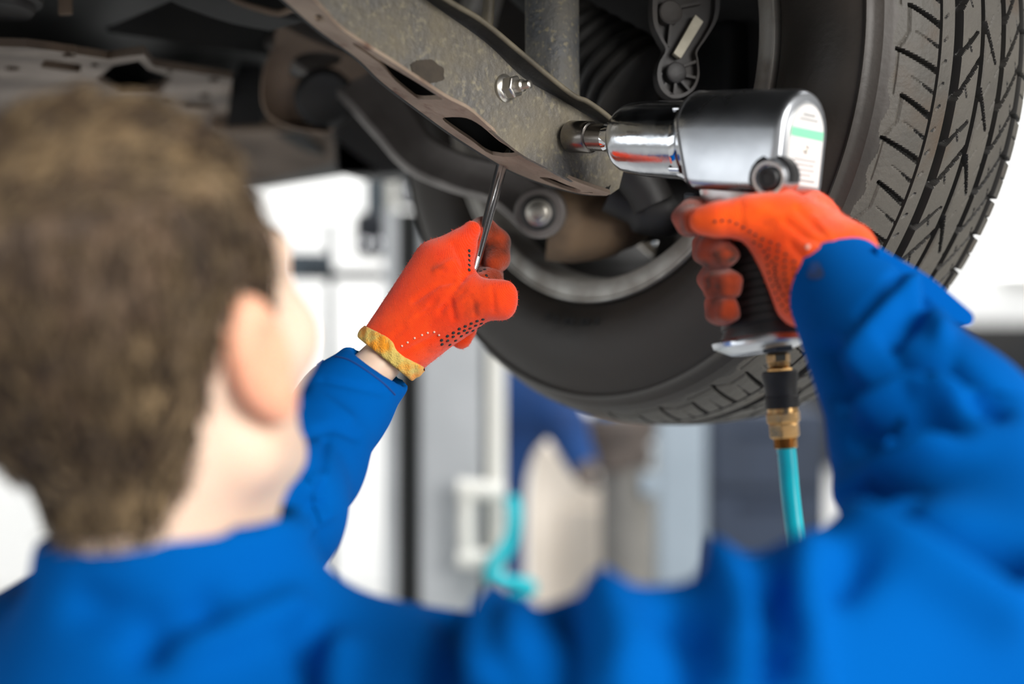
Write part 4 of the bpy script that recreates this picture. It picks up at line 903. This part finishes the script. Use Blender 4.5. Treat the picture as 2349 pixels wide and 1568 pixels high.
# second mechanic
p2 = thing('person', 'second worker in dark blue overalls bending behind the tyre', 'person', (-.05, 3.8, 0))
def p2fn(X):
    d = rc(X, P(1205, 890, 3.7), P(1135, 1045, 3.75), .105, .085); d = smin(d, rc(X, P(1205, 890, 3.7), P(1215, 800, 3.7), .13, .11), .06)
    d = smin(d, rc(X, P(1135, 1050, 3.75), Vector((-.045, 3.78, .55)), .085, .07), .04); d = smin(d, rc(X, Vector((-.045, 3.78, .55)), Vector((-.05, 3.9, .1)), .07, .06), .04)
    d = smin(d, rc(X, P(1130, 1050, 3.85), Vector((-.10, 3.95, .55)), .085, .07), .04); d = smin(d, rc(X, Vector((-.10, 3.95, .55)), Vector((-.12, 4.05, .1)), .07, .06), .04)
    d = smin(d, chain(X, [P(1250, 870, 3.65), P(1292, 965, 3.6), P(1335, 1062, 3.58)], [.060, .056, .042], .02), .03)
    return d
organic('overalls', p2fn, (-.32, 3.3, .04), (.42, 4.25, 1.75), .016, 'overall_blue', p2)
organic('head', lambda X: smin(el(X, P(1290, 690, 3.6), (.08, .095, .115)), rc(X, P(1280, 720, 3.62), P(1255, 790, 3.68), .055, .06), .03), (-.05, 3.4, 1.45), (.35, 3.85, 1.85), .012, 'skin', p2)
organic('hair', lambda X: smax(el(X, P(1290, 690, 3.6) + Vector((0, .01, .02)), (.088, .105, .118)), (A3(P(1290, 700, 3.6)) - X)[:, 2], .01), (-.05, 3.4, 1.45), (.35, 3.85, 1.9), .012, 'hair_brown', p2)
def handfn(X):
    d = el(X, P(1345, 1082, 3.56), (.028, .033, .038))
    for i in range(4): d = smin(d, rc(X, P(1336 + i * 9, 1098, 3.54 + i * .01), P(1344 + i * 9, 1120 - abs(i - 1.4) * 5, 3.52 + i * .01), .010, .008), .006)
    return smin(d, rc(X, P(1332, 1080, 3.54), P(1325, 1102, 3.52), .011, .009), .008)
organic('gloved_hand', handfn, P(1290, 1200, 3.45), P(1420, 1030, 3.66) + Vector((.02, .02, .02)), .006, 'machine_brown', p2)
for x, y in ((-.05, 3.88), (-.12, 4.03)): obj('boot', MB().loft([[Vector((x + .05 * math.cos(t), y + .03 + hh * math.sin(t) - .06, z)) for t in [2 * math.pi * i / 16 for i in range(16)]] for z, hh in ((0, .14), (.06, .13), (.12, .07))]), 'boot_black', p2, angle=60)
# cream cabinet with sloped top
Y = 4.3; m = MB(); z0 = 0
prof = [P(1212, 1200, Y), P(1228, 1008, Y), P(1262, 1020, Y), P(1392, 1118, Y)]
m.loft([[Vector((p.x, Y, z0)) for p in (prof[0], prof[3])] + [prof[3], prof[2], prof[1], prof[0]], [Vector((p.x, Y + .4, z0)) for p in (prof[0], prof[3])] + [prof[3] + Vector((0, .4, 0)), prof[2] + Vector((0, .4, 0)), prof[1] + Vector((0, .4, 0)), prof[0] + Vector((0, .4, 0))]])
cab = thing('cream_cabinet', 'cream machine cabinet with sloping top beside the grey pillar', 'cabinet', (zb(1300, Y), Y, 0)); obj('cabinet_body', m, 'cream', cab, bevel=.012, bseg=3)
obj('cabinet_door', MB().abox((zb(1290, Y), Y - .015, .1), (zb(1384, Y), Y, 1.05)), 'cream', cab, bevel=.006)
# grey machine pillar with brown drive head, bottles on it
Y = 3.9
pil = thing('machine_pillar', 'grey machine pillar with brown drive head under the tyre', 'machine', (zb(1445, Y), Y + .1, 0))
obj('pillar_column', MB().lathe((zb(1446, Y), Y + .1, 0), UP, [(0, .12), (.02, .12), (.03, .075), (1.14, .075), (1.16, .08), (1.2, .08)], 32), 'machine_grey', pil, angle=40)
obj('drive_head', MB().lathe((zb(1418, Y), Y + .1, 1.19), UP, [(0, .08), (.02, .10), (.06, .105), (.07, .095), (.1, .115), (.15, .115), (.155, .10)], 32), 'machine_brown', pil, angle=40)
obj('control_box', MB().abox((zb(1470, Y), Y - .02, 1.13), (zb(1508, Y), Y + .05, 1.19)), 'column_blue', pil, bevel=.006)
for px, c, lb in ((1392, 'blue_cap', 'small blue bottle on the brown machine head'), (1480, 'orange_cap', 'small orange bottle on the brown machine head')):
    b = thing('bottle', lb, 'bottle', (zb(px, Y), Y + .08, 1.345)); obj('bottle_body', MB().lathe((zb(px, Y), Y + .08, 1.345), UP, [(0, .030), (.05, .032), (.07, .026), (.085, .014)], 24), c, b, angle=50); obj('bottle_cap', MB().lathe((zb(px, Y), Y + .08, 1.43), UP, [(0, .014), (.02, .013), (.022, .010)], 16), 'lift_pale', b)
# blue-grey pillar
Y = 4.2; bp_ = thing('steel_post', 'pale blue grey square steel post behind the tyre', 'post', (zb(1562, Y), Y + .08, 0))
obj('post_body', MB().abox((zb(1508, Y), Y, 0), (zb(1620, Y), Y + .16, 2.9)), 'column_blue', bp_, bevel=.01)
obj('post_foot', MB().abox((zb(1480, Y), Y - .05, 0), (zb(1648, Y), Y + .21, .02)), 'column_blue', bp_, bevel=.004)
# navy cabinet with drawers
Y = 4.8; nc = thing('tool_cabinet', 'dark navy tool cabinet beside the pale post', 'cabinet', (zb(1760, Y), Y + .2, 0))
obj('cabinet_body', MB().abox((zb(1622, Y), Y, .0), (zb(1895, Y), Y + .5, 1.32)), 'navy_cabinet', nc, bevel=.01)
for i in range(5):
    dr = obj('drawer', MB().abox((zb(1632, Y), Y - .02, .08 + i * .245), (zb(1885, Y), Y, .30 + i * .245)), 'navy_cabinet', nc, bevel=.006)
    obj('drawer_pull', MB().abox((zb(1690, Y), Y - .035, .26 + i * .245), (zb(1830, Y), Y - .02, .275 + i * .245)), 'navy_cloth', dr, bevel=.003)
# black tool board on the back wall
Y = 8.9; bb = thing('tool_board', 'wide black tool board on the white back wall', 'board', (zb(2200, Y), Y, P(0, 1072, Y).z))
obj('board_panel', MB().abox((zb(1800, Y), Y, P(0, 1072, Y).z), (zb(2800, Y), Y + .08, P(0, 742, Y).z)), 'black_board', bb, bevel=.01)
for i in range(6):
    x = zb(2270 + i * 70, Y); tl = obj('hanging_tool', MB().tube([Vector((x, Y - .03, P(0, 800, Y).z)), Vector((x, Y - .03, P(0, 930 + 20 * (i % 3), Y).z))], .02, 10), 'dark_steel', bb)
# wall lamp
Y = 8.9; wl = thing('wall_lamp', 'small white wall lamp glowing above the black board', 'lamp', P(2330, 632, Y)); 
obj('lamp_housing', MB().abox(P(2300, 634, Y), P(2420, 626, Y) + Vector((0, .1, 0))), 'lift_pale', wl)
lm = bpy.data.materials.new('lamp_glow'); lm.use_nodes = True; bn = lm.node_tree.nodes['Principled BSDF']; bn.inputs['Emission Color'].default_value = (1, 1, 1, 1); bn.inputs['Emission Strength'].default_value = 3; MATS['lamp_glow'] = lm
obj('lamp_diffuser', MB().abox(P(2304, 626, Y), P(2416, 598, Y) + Vector((0, .09, 0))), 'lamp_glow', wl, bevel=.02, bseg=3)
# lift arm with swivel pads on the far side
Y = 3.1
la = thing('lift_arm_head', 'dark lift arm head with shiny bolts, seen past the face', 'lift arm', P(865, 640, Y))
obj('arm_head', MB().lathe(P(864, 590, Y), UP, [(0, .040), (.01, .048), (.085, .048), (.095, .040)], 32), 'dark_steel', la, angle=40)
obj('arm_spindle', MB().lathe(P(862, 500, Y), UP, [(0, .022), (.12, .022)], 24), 'slate', la)
obj('arm_rod', MB().lathe(P(900, 490, Y - .02), UP, [(0, .014), (.09, .014)], 20), 'lift_pale', la)
for x, y, r in ((940, 440, .014), (900, 505, .012), (836, 558, .012), (866, 558, .012), (895, 562, .014)): obj('shiny_bolt', MB().lathe(P(x, y, Y - .06), Vector((0, -1, .25)), [(-.02, r), (0, r), (.006, r * .8), (.009, r * .3)], 20), 'chrome', la, angle=180)
obj('arm_plate', MB().abox(P(700, 640, Y + .1), P(930, 618, Y + .1) + Vector((0, .06, 0))), 'dark_steel', la, bevel=.004)
obj('arm_bracket', MB().abox(P(915, 470, Y), P(970, 402, Y) + Vector((0, .08, 0))), 'slate', la, bevel=.006)
Y = 3.4; gb = thing('grey_box', 'dark grey box on a thin stand in front of the white wall', 'box', (zb(705, Y), Y, 0))
obj('box_body', MB().abox(P(640, 638, Y), P(745, 578, Y) + Vector((0, .12, 0))), 'slate', gb, bevel=.006)
obj('stand_post', MB().abox((zb(746, Y), Y + .02, 0), (zb(760, Y), Y + .05, P(0, 505, Y).z)), 'slate', gb)
obj('stand_foot', MB().abox((zb(690, Y), Y - .12, 0), (zb(816, Y), Y + .2, .02)), 'slate', gb)
